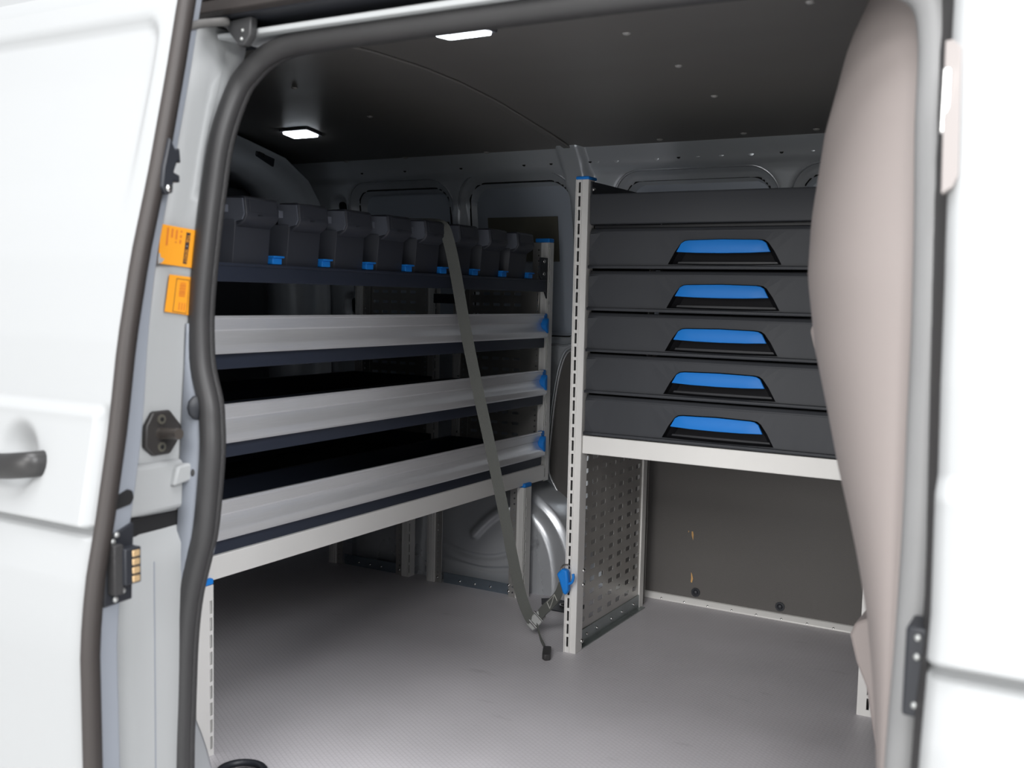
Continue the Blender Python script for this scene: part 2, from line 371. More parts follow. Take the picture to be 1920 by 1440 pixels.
for x in (-1.265, -1.205, -1.145, -1.085, -0.965, -0.90, -0.82, -0.66, -0.60, -0.54):
    z = 1.262 + random.uniform(-0.004, 0.004)
    if d0 is None:
        d0 = MB().dome((x, yf(z) - 0.0125, z), (0, -1, 0), 0.010, 0.0015).build('spot_weld', SILVER, wl, smooth=True); db = (x, z)
    else: share(d0, 'spot_weld', wl, (x - db[0], 0, z - db[1]))
# wheel arches
def seg_dist(px, pz, path):
    best = 9
    for (ax, az), (bx, bz) in zip(path, path[1:]):
        t = max(0, min(1, ((px - ax) * (bx - ax) + (pz - az) * (bz - az)) / ((bx - ax) ** 2 + (bz - az) ** 2)))
        best = min(best, math.hypot(px - ax - t * (bx - ax), pz - az - t * (bz - az)))
    return best
def arch(name, yface, ywall, parent, beads):
    mb = MB(); N = 130 if beads else 40; rx, rz, n_ = (0.415, 0.332, 2.7) if beads else (0.487, 0.332, 2.2)
    prof = []
    for i in range(N + 1):
        a = math.pi * i / N
        c, s_ = math.cos(a), math.sin(a)
        prof.append((-1.70 + rx * math.copysign(abs(c) ** (2 / n_), c), rz * abs(s_) ** (2 / n_)))
    sg = 1 if ywall > yface else -1
    beads = [([(p.x, p.z) for p in catmull([(x, 0, z) for x, z in path], 5)], r, h) for path, r, h in (beads or [])]
    def ring(sc, y):
        out = []
        for px, pz in prof:
            x = -1.70 + (px + 1.70) * sc; z = pz * sc; yy = y
            if sc < 0.86:
                for path, r, h in beads: yy -= sg * h * (1 - sstep(r * 0.35, r * 1.2, seg_dist(x, z, path)))
            out.append((x, yy, z))
        return out
    rings = [ring(1.0, ywall), ring(1.0, yface + sg * 0.045), ring(0.995, yface + sg * 0.038), ring(0.95, yface + sg * 0.036), ring(0.935, yface + sg * 0.03), ring(0.90, yface + sg * 0.008), ring(0.86, yface)]
    K = 60 if beads else 8
    for i in range(1, K + 1):
        t = 0.86 * (1 - i / K) + 0.005
        rings.append(ring(t, yface - sg * 0.026 * (1 - (t / 0.86) ** 2)))
    V = [p for r in rings for p in r]; n = N + 1
    F = [(i * n + j, i * n + j + 1, (i + 1) * n + j + 1, (i + 1) * n + j) for i in range(len(rings) - 1) for j in range(N)]
    return mb.add(V, F).build(name, ARCHM, parent, smooth=True)
arch('wheel_arch', 2.607, 2.786, wl, [([(-1.60, 0.155), (-1.57, 0.19), (-1.53, 0.225), (-1.49, 0.245)], 0.017, 0.012), ([(-1.76, 0.13), (-1.65, 0.095), (-1.55, 0.09), (-1.47, 0.115), (-1.40, 0.15)], 0.009, -0.006), ([(-1.76, 0.08), (-1.66, 0.06), (-1.56, 0.052), (-1.47, 0.065)], 0.009, -0.004)])
# pale strip along the foot of the board
bs = MB().prism([(2.784, 0.0), (2.752, 0.0), (2.750, 0.004), (2.762, 0.017), (2.784, 0.019)], 'x', -1.25, -0.22).build('baseboard_left', CREAM, bevel=0.002)
struct(bs, 'pale metal strip along the foot of the dark lining board', 'baseboard')
r0 = None
for i in range(11):
    x = -1.2 + i * 0.07
    if r0 is None: r0 = MB().dome((x, 2.753, 0.006), (0, -0.9, 0.5), 0.0035, 0.002, 8, 3).build('rivet', STEEL, bs, smooth=True)
    else: share(r0, 'rivet', bs, (i * 0.07, 0, 0))

# ---- rear end
rw = MB().grid(frange(1.05, 2.80, 20), frange(-0.02, 1.38, 16), lambda y, z: (-2.43, y, z)).build('wall_rear', mat('tailgate_dark', (0.05, 0.052, 0.06), 0.5, var=0.1, vscale=5), solid=0.02)
struct(rw, 'dark tailgate closing the rear of the load space', 'wall')
arc_o = [(2.735, 0.0), (2.735, 0.5), (2.725, 0.85), (2.71, 1.02), (2.69, 1.117), (2.664, 1.168), (2.61, 1.232), (2.50, 1.292), (2.30, 1.332), (2.1, 1.355), (1.9, 1.362)]
arc_i = [(2.58, 0.0), (2.58, 0.5), (2.57, 0.85), (2.545, 1.02), (2.505, 1.12), (2.48, 1.165), (2.42, 1.20), (2.33, 1.225), (2.2, 1.24), (2.05, 1.25), (1.9, 1.252)]
full_o = arc_o + [(3.78 - y, z) for y, z in reversed(arc_o[:-1])]
full_i = arc_i + [(3.78 - y, z) for y, z in reversed(arc_i[:-1])]
V = []; F = []
for k, (po, pi_) in enumerate(zip(full_o, full_i)):
    po = Vector(po); pi_ = Vector(pi_)
    for q, dx in ((0.0, 0.05), (0.10, 0.025), (0.5, 0.02), (0.9, 0.0), (1.0, -0.10)):
        p = po.lerp(pi_, q); V.append((-2.33 + dx, p.x, p.y))
for k in range(len(full_o) - 1):
    for j in range(4): F.append((k * 5 + j, k * 5 + j + 1, k * 5 + 6 + j, k * 5 + 5 + j))
MB().add(V, F).build('tailgate_frame', SILVER, rw, smooth=True, solid=0.004)
vent = MB().prism([(2.392, 1.322), (2.392, 1.288), (2.47, 1.262), (2.476, 1.296)], 'x', -2.318, -2.300).build('vent', BLACK, rw, bevel=0.003)
MB().prism([(2.402, 1.314), (2.402, 1.294), (2.425, 1.286), (2.426, 1.305)], 'x', -2.301, -2.298).build('vent_grille', MATM, vent)
MB().grid(frange(1.30, 2.46, 20), frange(0.55, 1.19, 14), lambda y, z: (-2.405 + 0.012 * (1 - sstep(0, 0.03, -sdrr(y, z, 1.30, 2.46, 0.55, 1.19, 0.12))), y, z)).build('tailgate_panel', mat('tailgate_panel', (0.035, 0.037, 0.043), 0.5), rw, smooth=True)

# ---- cab partition (front end of the load space)
AZ = [(-0.05, 0.0), (0.18, 0.012), (0.28, 0.026), (0.45, 0.062), (0.51, 0.078), (0.57, 0.100), (0.67, 0.139), (0.81, 0.183), (0.905, 0.200), (0.98, 0.199), (1.09, 0.186), (1.20, 0.160), (1.26, 0.13), (1.31, 0.08), (1.37, 0.02)]
def part_x(y, z):
    t = min(1, max(0, (y - 1.12) / 0.5)); t2 = min(1, max(0, (2.72 - y) / 0.4))
    g = math.sqrt(max(0, 1 - (1 - t) ** 2)) * math.sqrt(max(0, 1 - (1 - t2) ** 2))
    return -0.165 - lerp(z, AZ) * g
ysq = [1.10] + [1.12 + 0.5 * (i / 24) ** 1.7 for i in range(25)] + frange(1.66, 2.80, 26)
wf = MB().grid(ysq, frange(-0.03, 1.37, 70), lambda y, z: (part_x(y, z), y + (ys(z) + 0.025 - 1.10) * (1 - sstep(1.1, 1.5, y)) if y < 1.5 else y, z)).build('wall_front', BEIGE, smooth=True, solid=0.004)
struct(wf, 'grey-beige moulded cab partition bulging into the load space', 'wall')
# small ledges pressed in the partition
for pts in ([(-0.34, 0.79), (-0.372, 0.80), (-0.380, 0.83), (-0.374, 0.842), (-0.34, 0.85)], [(-0.27, 0.54), (-0.292, 0.55), (-0.311, 0.60), (-0.306, 0.612), (-0.27, 0.62)], [(-0.19, 0.03), (-0.215, 0.04), (-0.236, 0.12), (-0.272, 0.30), (-0.288, 0.335), (-0.299, 0.375), (-0.292, 0.395), (-0.262, 0.412), (-0.22, 0.42)]):
    MB().prism(pts, 'y', 1.56, 2.08).build('ledge', BEIGE, wf, bevel=0.005)

# ---- near side body: jamb, sill, inner wall, rail
J = []
zsj = frange(-0.5, 1.26, 60)
XJ = -1.17
def jamb_sec(z):
    lo = 0.014 * (1 - sstep(0.497, 0.517, z))
    return [(-2.5, yb(z)), (-1.30, yb(z)), (-1.215, yb(z) + 0.002), (-1.19, yb(z) + 0.008), (XJ - 0.006 + lo, yb(z) + 0.025), (XJ + lo, yb(z) + 0.045), (XJ + 0.001 + lo, 0.5 * (yb(z) + ys(z)) + 0.03), (XJ + 0.0015 + lo * 0.8, ys(z) - 0.008), (XJ + 0.008, ys(z) + 0.004), (XJ + 0.012, ys(z) + 0.02), (XJ - 0.02, ys(z) + 0.03), (-1.30, ys(z) + 0.035), (-2.5, ys(z) + 0.035)]
secs = [[(p[0], p[1], z) for p in jamb_sec(z)] for z in zsj]
n = len(secs[0])
V = [p for s_ in secs for p in s_]; F = [(i * n + j, i * n + j + 1, (i + 1) * n + j + 1, (i + 1) * n + j) for i in range(len(secs) - 1) for j in range(n - 1)]
wr = MB().add(V, F).build('wall_right', WHITE, smooth=True)
struct(wr, 'white door jamb and rear side panel of the van', 'wall')
def bulge(z): return 0.042 * sstep(0.40, 0.50, z) * (1 - sstep(0.68, 0.79, z))
# raised flange under the seal bulge
MB().grid(frange(0.38, 0.82, 30), [0, 1, 2], lambda z, k: (XJ + 0.006 + bulge(z) * (0, 0.75, 1.0)[int(k)], ys(z) - (0.018, 0.004, -0.018)[int(k)], z)).build('flange', EDGE, wr, smooth=True, solid=0.004)
# roller cover, slot and plugs in the jamb
jc = MB().box(XJ - 0.01, XJ + 0.012, 0.958, 1.058, 0.548, 0.622).build('roller_cover', WHITE, wr, bevel=0.008, seg=3)
MB().prism([(1.028, 0.585), (1.070, 0.59), (1.072, 0.617), (1.036, 0.614)], 'x', XJ + 0.0, XJ + 0.022).build('cover_lug', WHITE, jc, bevel=0.004)
MB().box(XJ - 0.03, XJ + 0.003, 0.955, 1.056, 0.518, 0.546).build('rail_slot', MATM, wr, bevel=0.004)
MB().dome((XJ + 0.030, 1.068, 0.698), (1, -0.3, 0), 0.019, 0.006).build('plug', BLACK, wr, smooth=True)
MB().dome((XJ + 0.026, 1.066, 0.601), (1, -0.3, 0), 0.009, 0.004).build('screw', RUBB2, wr, smooth=True)
MB().box(XJ + 0.0135, XJ + 0.0152, 0.996, 0.998, -0.2, 0.48).build('panel_seam', EDGE, wr)
# near wheel arch inside
arch('wheel_arch', 1.212, 1.06, wr, None)
# sill under the opening and side panel ahead
MB().prism([(0.93, -0.5), (0.925, -0.12), (0.94, -0.09), (1.03, -0.085), (1.05, -0.01), (1.15, -0.004), (1.15, -0.5)], 'x', -1.2, -0.10).build('sill', WHITE, wr, bevel=0.006)
# header over the opening
hd = MB().prism([(1.13, 1.241), (1.128, 1.249), (1.145, 1.2495), (1.23, 1.249), (1.23, 1.285), (1.25, 1.33), (1.26, 1.33), (1.24, 1.252), (1.165, 1.243)], 'x', -1.165, -0.05).build('header', mat('header_paint', (0.62, 0.64, 0.65), 0.35), wr, bevel=0.002)
MB().prism([(1.10, 1.262), (1.20, 1.262), (1.23, 1.249), (1.23, 1.34), (1.12, 1.34), (1.10, 1.30)], 'x', -1.25, -0.05).build('slide_rail', BLACK, wr, bevel=0.002)
MB().prism([(1.088, 1.2665), (1.086, 1.284), (1.094, 1.286), (1.112, 1.268), (1.106, 1.263)], 'x', -1.23, 1.1).build('rain_gutter', STRIP, wr, bevel=0.002)
MB().prism([(1.10, 1.255), (1.25, 1.255), (1.25, 1.36), (1.10, 1.36)], 'x', -2.5, -1.25).build('side_rail', WHITE, wr)

# ---- seal round the opening
Lp = [(-1.163, 1.05, -0.06), (-1.165, 1.05, 0.152), (-1.165, 1.055, 0.266), (-1.163, 1.058, 0.348), (-1.156, 1.061, 0.413), (-1.141, 1.064, 0.472), (-1.13, 1.066, 0.513), (-1.125, 1.07, 0.575), (-1.122, 1.073, 0.635), (-1.126, 1.076, 0.675), (-1.131, 1.078, 0.705), (-1.149, 1.081, 0.755), (-1.156, 1.084, 0.81), (-1.157, 1.087, 0.857), (-1.155, 1.094, 0.928), (-1.154, 1.107, 1.015), (-1.149, 1.119, 1.094), (-1.140, 1.142, 1.165), (-1.120, 1.150, 1.195), (-1.088, 1.155, 1.217), (-1.032, 1.158, 1.229)]
Tp = [(-0.88, 1.158, 1.231), (-0.72, 1.158, 1.231), (-0.5, 1.158, 1.230), (-0.30, 1.157, 1.226)]
Rp = [(-0.24, 1.155, 1.218), (-0.195, 1.15, 1.203), (-0.172, 1.145, 1.178), (-0.162, 1.132, 1.13), (-0.158, 1.113, 1.05), (-0.152, 1.099, 0.96), (-0.147, 1.087, 0.856), (-0.145, 1.081, 0.751), (-0.143, 1.074, 0.644), (-0.143, 1.067, 0.537), (-0.145, 1.062, 0.429), (-0.147, 1.055, 0.2), (-0.147, 1.05, -0.06)]
sp = catmull(Lp + Tp + Rp, 5); ksp = (len(Lp) + len(Tp)) * 5
se = MB().tube(sp[:ksp + 1], 0.0158, 14, caps=True).build('trim_1', RUBBER, smooth=True)
struct(se, 'dark grey rubber bulb seal framing the side opening', 'door seal')
se2 = MB().tube(sp[ksp:], 0.0175, 14, caps=True).build('trim_2', mat('grey_pillar_seal', (0.27, 0.27, 0.272), 0.5, var=0.05, vscale=15), smooth=True)
struct(se2, 'mid-grey rubber seal beside the cab partition', 'door seal')
cen = Vector((-0.65, 1.1, 0.62))
inner = []
for i, p in enumerate(sp):
    d = (cen - p); d.y = 0
    # inward in the opening plane
    tg = (sp[min(i + 1, len(sp) - 1)] - sp[max(i - 1, 0)]).normalized()
    nrm = tg.cross(Vector((0, 1, 0)));
    if nrm.dot(d) < 0: nrm = -nrm
    inner.append(p + nrm.normalized() * 0.006 + Vector((0, 0.013, 0)))
MB().tube(inner, 0.0085, 8).build('seal_lip', RUBB2, se, smooth=True)

# ---- sliding door (pushed back, left of the picture)
def door_d(x, z):
    d = 0.0
    s = sdrr(x, z, -2.05, -1.133, 0.76, 1.236, 0.03)                     # pressed blank window outline
    d += 0.008 * (1 - sstep(-0.007, 0.007, s)) * sstep(0.95, 1.18, z)
    # shoulder ledge and recessed band down to the groove
    e = sstep(-1.125, -1.11, x)
    d += (0.010 * (1 - sstep(0.697, 0.722, z)) - 0.010) * (1 - sstep(0.55, 0.56, z) * 0) * (1 if z > 0.5 else 1)
    d += 0.010
    d -= 0.016 * (1 - sstep(0.700, 0.720, z)) * sstep(0.553, 0.556, z) * (1 - e)
    d -= 0.004 * (1 - sstep(0.553, 0.556, z))
    d += 0.016 * (1 - sstep(0.003, 0.008, abs(z - 0.5535)))
    # bowl behind the handle
    q = math.hypot((x + 1.272) / 0.052, (z - 0.636) / 0.058)
    d += 0.030 * (1 - sstep(0.1, 1.0, q)) if q < 1 else 0
    return d
dxs = frange(-2.2, -1.45, 30) + frange(-1.44, -1.10, 85)
dzs = frange(-0.48, 0.48, 30) + frange(0.49, 0.80, 90) + frange(0.81, 1.275, 60)
dr = MB().grid(dxs, dzs, lambda x, z: (x, yd(z) + door_d(x, z) - (0.0), z)).build('door_1', WHITE, smooth=True)
struct(dr, 'white sliding side door pushed back at the left', 'door')
zz = frange(-0.48, 1.275, 50)
def dw(z): return 0.062 - 0.016 * sstep(0.6, 1.0, z)
# inner shell with front return face
secs = [[(-1.100, yd(z) + 0.004, z), (-1.1015, yd(z) + 0.024, z), (-1.104, yd(z) + dw(z) - 0.004, z), (-1.108, yd(z) + dw(z), z), (-1.30, yd(z) + dw(z), z), (-2.2, yd(z) + dw(z), z)] for z in zz]
n = 6
MB().add([p for s_ in secs for p in s_], [(i * n + j, i * n + j + 1, (i + 1) * n + j + 1, (i + 1) * n + j) for i in range(len(secs) - 1) for j in range(n - 1)]).build('door_shell', EDGE, dr, smooth=True, auto=35)
MB().grid(frange(-2.2, -1.10, 10), [0, 1], lambda x, k: (x, yd(1.275) + 0.05 * k, 1.275)).build('door_top', WHITE, dr)
# rubber edge strip
secs = [[(-1.101, yd(z) - 0.001, z), (-1.094, yd(z) - 0.001, z), (-1.088, yd(z) + 0.004, z), (-1.087, yd(z) + 0.013, z), (-1.091, yd(z) + 0.022, z), (-1.103, yd(z) + 0.025, z)] for z in zz]
MB().add([p for s_ in secs for p in s_], [(i * n + j, i * n + j + 1, (i + 1) * n + j + 1, (i + 1) * n + j) for i in range(len(secs) - 1) for j in range(n - 1)] + [tuple(range((len(secs) - 1) * n, len(secs) * n))]).build('edge_rubber', STRIP, dr, smooth=True, auto=60)
# handle
hz = 0.628
hp = [(-1.215, yd(hz) + 0.004, hz + 0.006), (-1.217, yd(hz) - 0.016, hz + 0.006), (-1.235, yd(hz) - 0.026, hz + 0.004), (-1.27, yd(hz) - 0.028, hz), (-1.33, yd(hz) - 0.028, hz - 0.003), (-1.36, yd(hz) - 0.024, hz - 0.004), (-1.375, yd(hz) - 0.014, hz - 0.004), (-1.377, yd(hz) + 0.004, hz - 0.004)]
MB().tube(catmull(hp, 5), 0.0175, 14, ry=0.010, up=(0, 0, 1)).build('door_handle', mat('handle_black', (0.03, 0.029, 0.029), 0.38), dr, smooth=True)
# contact plate on the door's leading edge
cpz0, cpz1 = 0.455, 0.556
plate = MB().prism([(yd(0.51) + 0.022, cpz0), (yd(0.51) + 0.067, cpz0 + 0.002), (yd(0.51) + 0.071, cpz1 + 0.004), (yd(0.51) + 0.028, cpz1 - 0.010)], 'x', -1.106, -1.0985).build('contact_plate', BLACK, dr, bevel=0.002)
blk = MB().box(-1.099, -1.078, 0.884, 0.909, 0.484, 0.532).build('contact_block', BLACK, dr, bevel=0.0015)
MB().box(-1.099, -1.084, 0.872, 0.886, 0.472, 0.538).build('block_guard', RUBB2, plate, bevel=0.001)
c0 = None
for i in range(4):
    if c0 is None: c0 = MB().box(-1.0795, -1.0768, 0.895, 0.9065, 0.4862, 0.4945).build('contact', GOLD, blk, bevel=0.001)
    else: share(c0, 'contact', blk, (0, 0, 0.0113 * i))
s0 = None
for (y, z) in ((0.887, 0.548), (0.881, 0.540), (0.884, 0.463), (0.896, 0.472)):
    if s0 is None: s0 = MB().dome((-1.0985, y, z), (1, 0, 0), 0.0045, 0.003, 10, 3).build('screw', CAST, plate, smooth=True); s0b = (y, z)
    else: share(s0, 'screw', plate, (0, y - s0b[0], z - s0b[1]))
MB().prism([(0.878, 0.578), (0.913, 0.584), (0.918, 0.592), (0.916, 0.602), (0.908, 0.605), (0.882, 0.597)], 'x', -1.107, -1.1005).build('edge_slot', MATM, dr, bevel=0.002)
lt = MB().prism([(0.966, 1.07), (0.975, 1.055), (0.982, 1.058), (0.984, 1.038), (0.978, 1.04), (0.972, 1.025), (0.982, 1.022), (0.982, 1.012), (0.971, 1.013), (0.970, 0.998), (0.960, 0.994), (0.952, 1.004), (0.955, 1.03)], 'x', -1.104, -1.082).build('edge_latch', BLACK, dr, bevel=0.002)
MB().dome((-1.082, 0.963, 1.003), (1, 0, 0), 0.0055, 0.003, 10, 3).build('screw', STEEL, lt, smooth=True)
# upper roller arm reaching the rail
MB().tube(catmull([(-1.10, 1.005, 1.222), (-1.105, 1.04, 1.236), (-1.112, 1.075, 1.247), (-1.118, 1.105, 1.256)], 5), 0.006, 8, ry=0.004, up=(0, 0, 1)).build('roller_arm', mat('arm_grey', (0.16, 0.155, 0.15), 0.4), dr, smooth=True)
MB().prism([(-1.15, 1.258), (-1.08, 1.262), (-1.082, 1.235), (-1.095, 1.222), (-1.105, 1.222), (-1.13, 1.25)], 'y', 1.112, 1.126).build('arm_bracket', mat('bracket_dark', (0.06, 0.06, 0.062), 0.4), dr, bevel=0.002)
for (x, z) in ((-1.096, 1.243), (-1.098, 1.231)):
    MB().dome((x, 1.112, z), (0, -1, 0), 0.003, 0.003, 8, 3).build('arm_bolt', CAST, dr, smooth=True)

# ---- front door / pillar skin at the right
def fx(z): return lerp(z, [(-0.5, -0.115), (0.45, -0.115), (0.6, -0.114), (0.9, -0.127), (1.1, -0.139), (1.3, -0.145)])
def fr_d(x, z):
    d = 0.0
    d -= 0.016 * (1 - sstep(0.700, 0.720, z)) * sstep(0.553, 0.556, z)
    d -= 0.004 * (1 - sstep(0.553, 0.556, z))
    d += 0.016 * (1 - sstep(0.003, 0.008, abs(z - 0.5535)))
    return d
fxs = [0, 0.004, 0.012, 0.03] + frange(0.06, 1.3, 20)
fd = MB().grid(fxs, dzs + [1.30], lambda u, z: (fx(z) + u, yb(z) + fr_d(u, z) + (0.012 if u == 0 else 0.004 if u < 0.005 else 0), z)).build('door_2', WHITE, smooth=True)
struct(fd, 'white outer body panel ahead of the side opening', 'door')
secs = [[(fx(z), yb(z) + 0.011, z), (fx(z) - 0.012, yb(z) + 0.05, z), (fx(z) - 0.02, ys(z) - 0.01, z), (-0.150, ys(z) + 0.02, z), (-0.10, ys(z) + 0.06, z), (0.3, ys(z) + 0.06, z)] for z in frange(-0.48, 1.30, 40)]
MB().add([p for s_ in secs for p in s_], [(i * n + j, i * n + j + 1, (i + 1) * n + j + 1, (i + 1) * n + j) for i in range(len(secs) - 1) for j in range(n - 1)]).build('pillar_return', mat('pillar_gap_shadow', (0.05, 0.048, 0.048), 0.6), fd, smooth=True, auto=40)  # dark colour stands in for the shadow in the gap beside the seal
# roller cover strip on the pillar edge
secs = []
for z, k in ((0.973, 0.0), (0.979, 0.7), (0.99, 1.0), (1.08, 1.0), (1.110, 1.0), (1.118, 0.5)):
    y = yb(z) - 0.006
    secs.append([(fx(z) - 0.003, y + 0.02, z), (fx(z) - 0.003, y, z), (fx(z) - 0.003 + 0.014 * max(k, 0.05), y - 0.002, z), (fx(z) - 0.003 + 0.014 * max(k, 0.05), y + 0.02, z)])
MB().add([p for s_ in secs for p in s_], [(i * 4 + j, i * 4 + (j + 1) % 4, (i + 1) * 4 + (j + 1) % 4, (i + 1) * 4 + j) for i in range(len(secs) - 1) for j in range(4)] + [(0, 1, 2, 3), (20, 21, 22, 23)]).build('edge_guard', GRIME, fd, bevel=0.002)
MB().box(-0.142, -0.134, 1.035, 1.045, 1.03, 1.09).build('latch_tongue', STEEL, fd, bevel=0.002)
lk = MB().box(-0.139, -0.118, 0.985, 1.03, 0.49, 0.575).build('lock_plate', BLACK, fd, bevel=0.003)
for z in (0.502, 0.548, 0.566):
    MB().dome((-0.128, 0.985, z), (-0.4, -1, 0), 0.0035, 0.003, 8, 3).build('screw', CAST, lk, smooth=True)

# ---- showroom around the van
gd = MB().box(-9, 9, -9, 9, -0.63, -0.62).build('ground', GROUND); struct(gd, 'pale grey showroom floor under the van', 'ground')
sw = MB().box(-12, 6, 6.4, 6.5, -0.62, 4.2).build('wall_back', SHOWW); struct(sw, 'pale showroom wall behind the van', 'wall')
cb_ = MB().prism([(-12, 2.2), (-9.5, 2.2), (-4.2, 6.4), (-12, 6.4)], 'z', 3.1, 3.25).build('soffit', mat('soffit_paint', (0.70, 0.74, 0.70), 0.8)); struct(cb_, 'pale green-white showroom soffit beyond the sliding door', 'soffit')
MB().box(-12, -4.6, 6.30, 6.398, 2.98, 3.0).build('trim_line', mat('soffit_line', (0.3, 0.33, 0.3), 0.7), cb_)

# ================================================================== SHELF RACK
XF = -1.41                                   # front plane of the rack
YN, YFAR = 1.235, 2.655                      # clear width of the upper rack
rack = thing('shelf_rack', 'tall aluminium shelving rack with three silver-fronted black shelves across the van', 'shelving', (-1.77, 1.95, 0.0))
def slot_plate(y0, y1, z0, z1, x, slot_y, pitch=0.0325, L=0.025, wd=0.006, z_off=0.012):
    holes = []
    z = z0 + z_off
    while z + L < z1 - 0.006:
        holes.append([(slot_y - wd / 2, z), (slot_y + wd / 2, z), (slot_y + wd / 2, z + L), (slot_y - wd / 2, z + L)]); z += pitch
    return MB().plate([(y0, z0), (y1, z0), (y1, z1), (y0, z1)], holes, lambda u, v: (x, u, v))
def upright_x(y0, y1, z0, z1, x, slot_side, parent, depth=0.05, cap=True, dots=True, rear=False):
    """post of the rack: slotted face looking at +x, channel behind, dotted flange on the aisle side"""
    sy = y1 - 0.006 if slot_side > 0 else y0 + 0.006
    sgn = -1 if rear else 1
    p = slot_plate(y0, y1, z0, z1, x, sy).build('post', POST, parent, solid=0.0025)
    mb = MB().box(min(x - 0.003 * sgn, x - 0.018 * sgn), max(x - 0.003 * sgn, x - 0.018 * sgn), y0, y0 + 0.003, z0, z1)
    mb.box(min(x - 0.003 * sgn, x - 0.018 * sgn), max(x - 0.003 * sgn, x - 0.018 * sgn), y1 - 0.003, y1, z0, z1)
    mb.build('post_channel', POST, p, bevel=0.001)
    MB().box(min(x - 0.012 * sgn, x - 0.016 * sgn), max(x - 0.012 * sgn, x - 0.016 * sgn), y0 + 0.004, y1 - 0.004, z0, z1).build('post_web', MATM, p)
    # dotted side flange
    hs = []
    if dots:
        z = z0 + 0.014
        while z < z1 - 0.01:
            hs.append(rrect(x - sgn * 0.036 - 0.0028, x - sgn * 0.036 + 0.0028, z - 0.0028, z + 0.0028, 0.0027, 2)); z += 0.0163
    a, b = sorted((x - sgn * 0.026, x - sgn * depth))
    MB().plate([(a, z0), (b, z0), (b, z1), (a, z1)], hs, lambda u, v: (u, y0 + 0.006, v)).build('flange', GALV, p, solid=0.0015)
    MB().box(min(x - sgn * 0.018, x - sgn * 0.026), max(x - sgn * 0.018, x - sgn * 0.026), y0 + 0.001, y0 + 0.008, z0, z1).build('rail', CREAM, p, bevel=0.0012)
    if cap:
        MB().box(min(x + sgn * 0.002, x - sgn * 0.045), max(x + sgn * 0.002, x - sgn * 0.045), y0 - 0.001, y1 + 0.001, z1, z1 + 0.012).build('cap', BLUE, p, bevel=0.003)
    return p
# lower frame
X2, X3, X4 = -1.737, -1.808, -2.12
upright_x(1.300, 1.342, 0.0, 0.326, XF + 0.012, 1, rack)
upright_x(2.528, 2.566, 0.0, 0.326, XF + 0.012, -1, rack)
upright_x(2.536, 2.570, 0.0, 0.33, X2, -1, rack, cap=False, rear=True)
upright_x(2.536, 2.570, 0.0, 0.33, X3, -1, rack, cap=False)
upright_x(2.536, 2.570, 0.0, 0.33, X4, -1, rack, cap=False, rear=True)
upright_x(1.305, 1.340, 0.0, 0.33, X2, 1, rack, cap=False, rear=True)
# upper frame
upright_x(2.660, 2.690, 0.326, 1.030, XF, -1, rack, depth=0.055)
upright_x(1.215, 1.245, 0.326, 1.030, XF, 1, rack, depth=0.055)
upright_x(2.660, 2.690, 0.335, 0.95, X2, -1, rack, depth=0.055, cap=False, rear=True)
upright_x(2.660, 2.690, 0.335, 0.95, X3, -1, rack, depth=0.055, cap=False)
upright_x(2.660, 2.690, 0.335, 0.95, X4, -1, rack, depth=0.055, cap=False, rear=True)
# perforated end panels
def end_panel(x0, x1, z0, z1, y):
    hs = []; z = z0 + 0.018; r = 0
    while z < z1 - 0.012:
        x = x0 + 0.018
        while x + 0.026 < x1 - 0.005:
            hs.append(rrect(x, x + 0.023, z - 0.0045, z + 0.0045, 0.003, 2)); x += 0.0365
        z += 0.0325; r += 1
    return MB().plate([(x0, z0), (x1, z0), (x1, z1), (x0, z1)], hs, lambda u, v: (u, y, v)).build('end_panel', GALV, rack, solid=0.0015)
end_panel(X2 + 0.045, XF - 0.052, 0.34, 0.94, 2.672)
end_panel(X4 + 0.045, X3 - 0.052, 0.34, 0.94, 2.672)
# foot rails with bolts
for (x0, x1) in ((X2 + 0.052, XF - 0.048), (X4 + 0.052, X3 - 0.052)):
    fr = MB().prism([(2.549, 0.0), (2.575, 0.0), (2.575, 0.004), (2.553, 0.004), (2.553, 0.032), (2.549, 0.032)], 'x', x0, x1).build('foot_rail', ZINC, rack, bevel=0.001)
    b0 = None
    for i in range(3):
        x = x0 + 0.06 + i * (x1 - x0 - 0.12) / 2
        if b0 is None: b0 = MB().dome((x, 2.549, 0.013), (0, -1, 0), 0.0045, 0.004, 8, 3).build('bolt', STEEL, fr, smooth=True); xb = x
        else: share(b0, 'bolt', fr, (x - xb, 0, 0))
for (y, z, x) in ((2.534, 0.016, XF - 0.036), (2.542, 0.016, X2 + 0.036), (2.542, 0.016, X3 - 0.036), (2.534, 0.034, XF - 0.036)):
    MB().dome((x, y - 0.0015, z), (0, -1, 0), 0.005, 0.004, 10, 3).build('bolt', STEEL, rack, smooth=True)
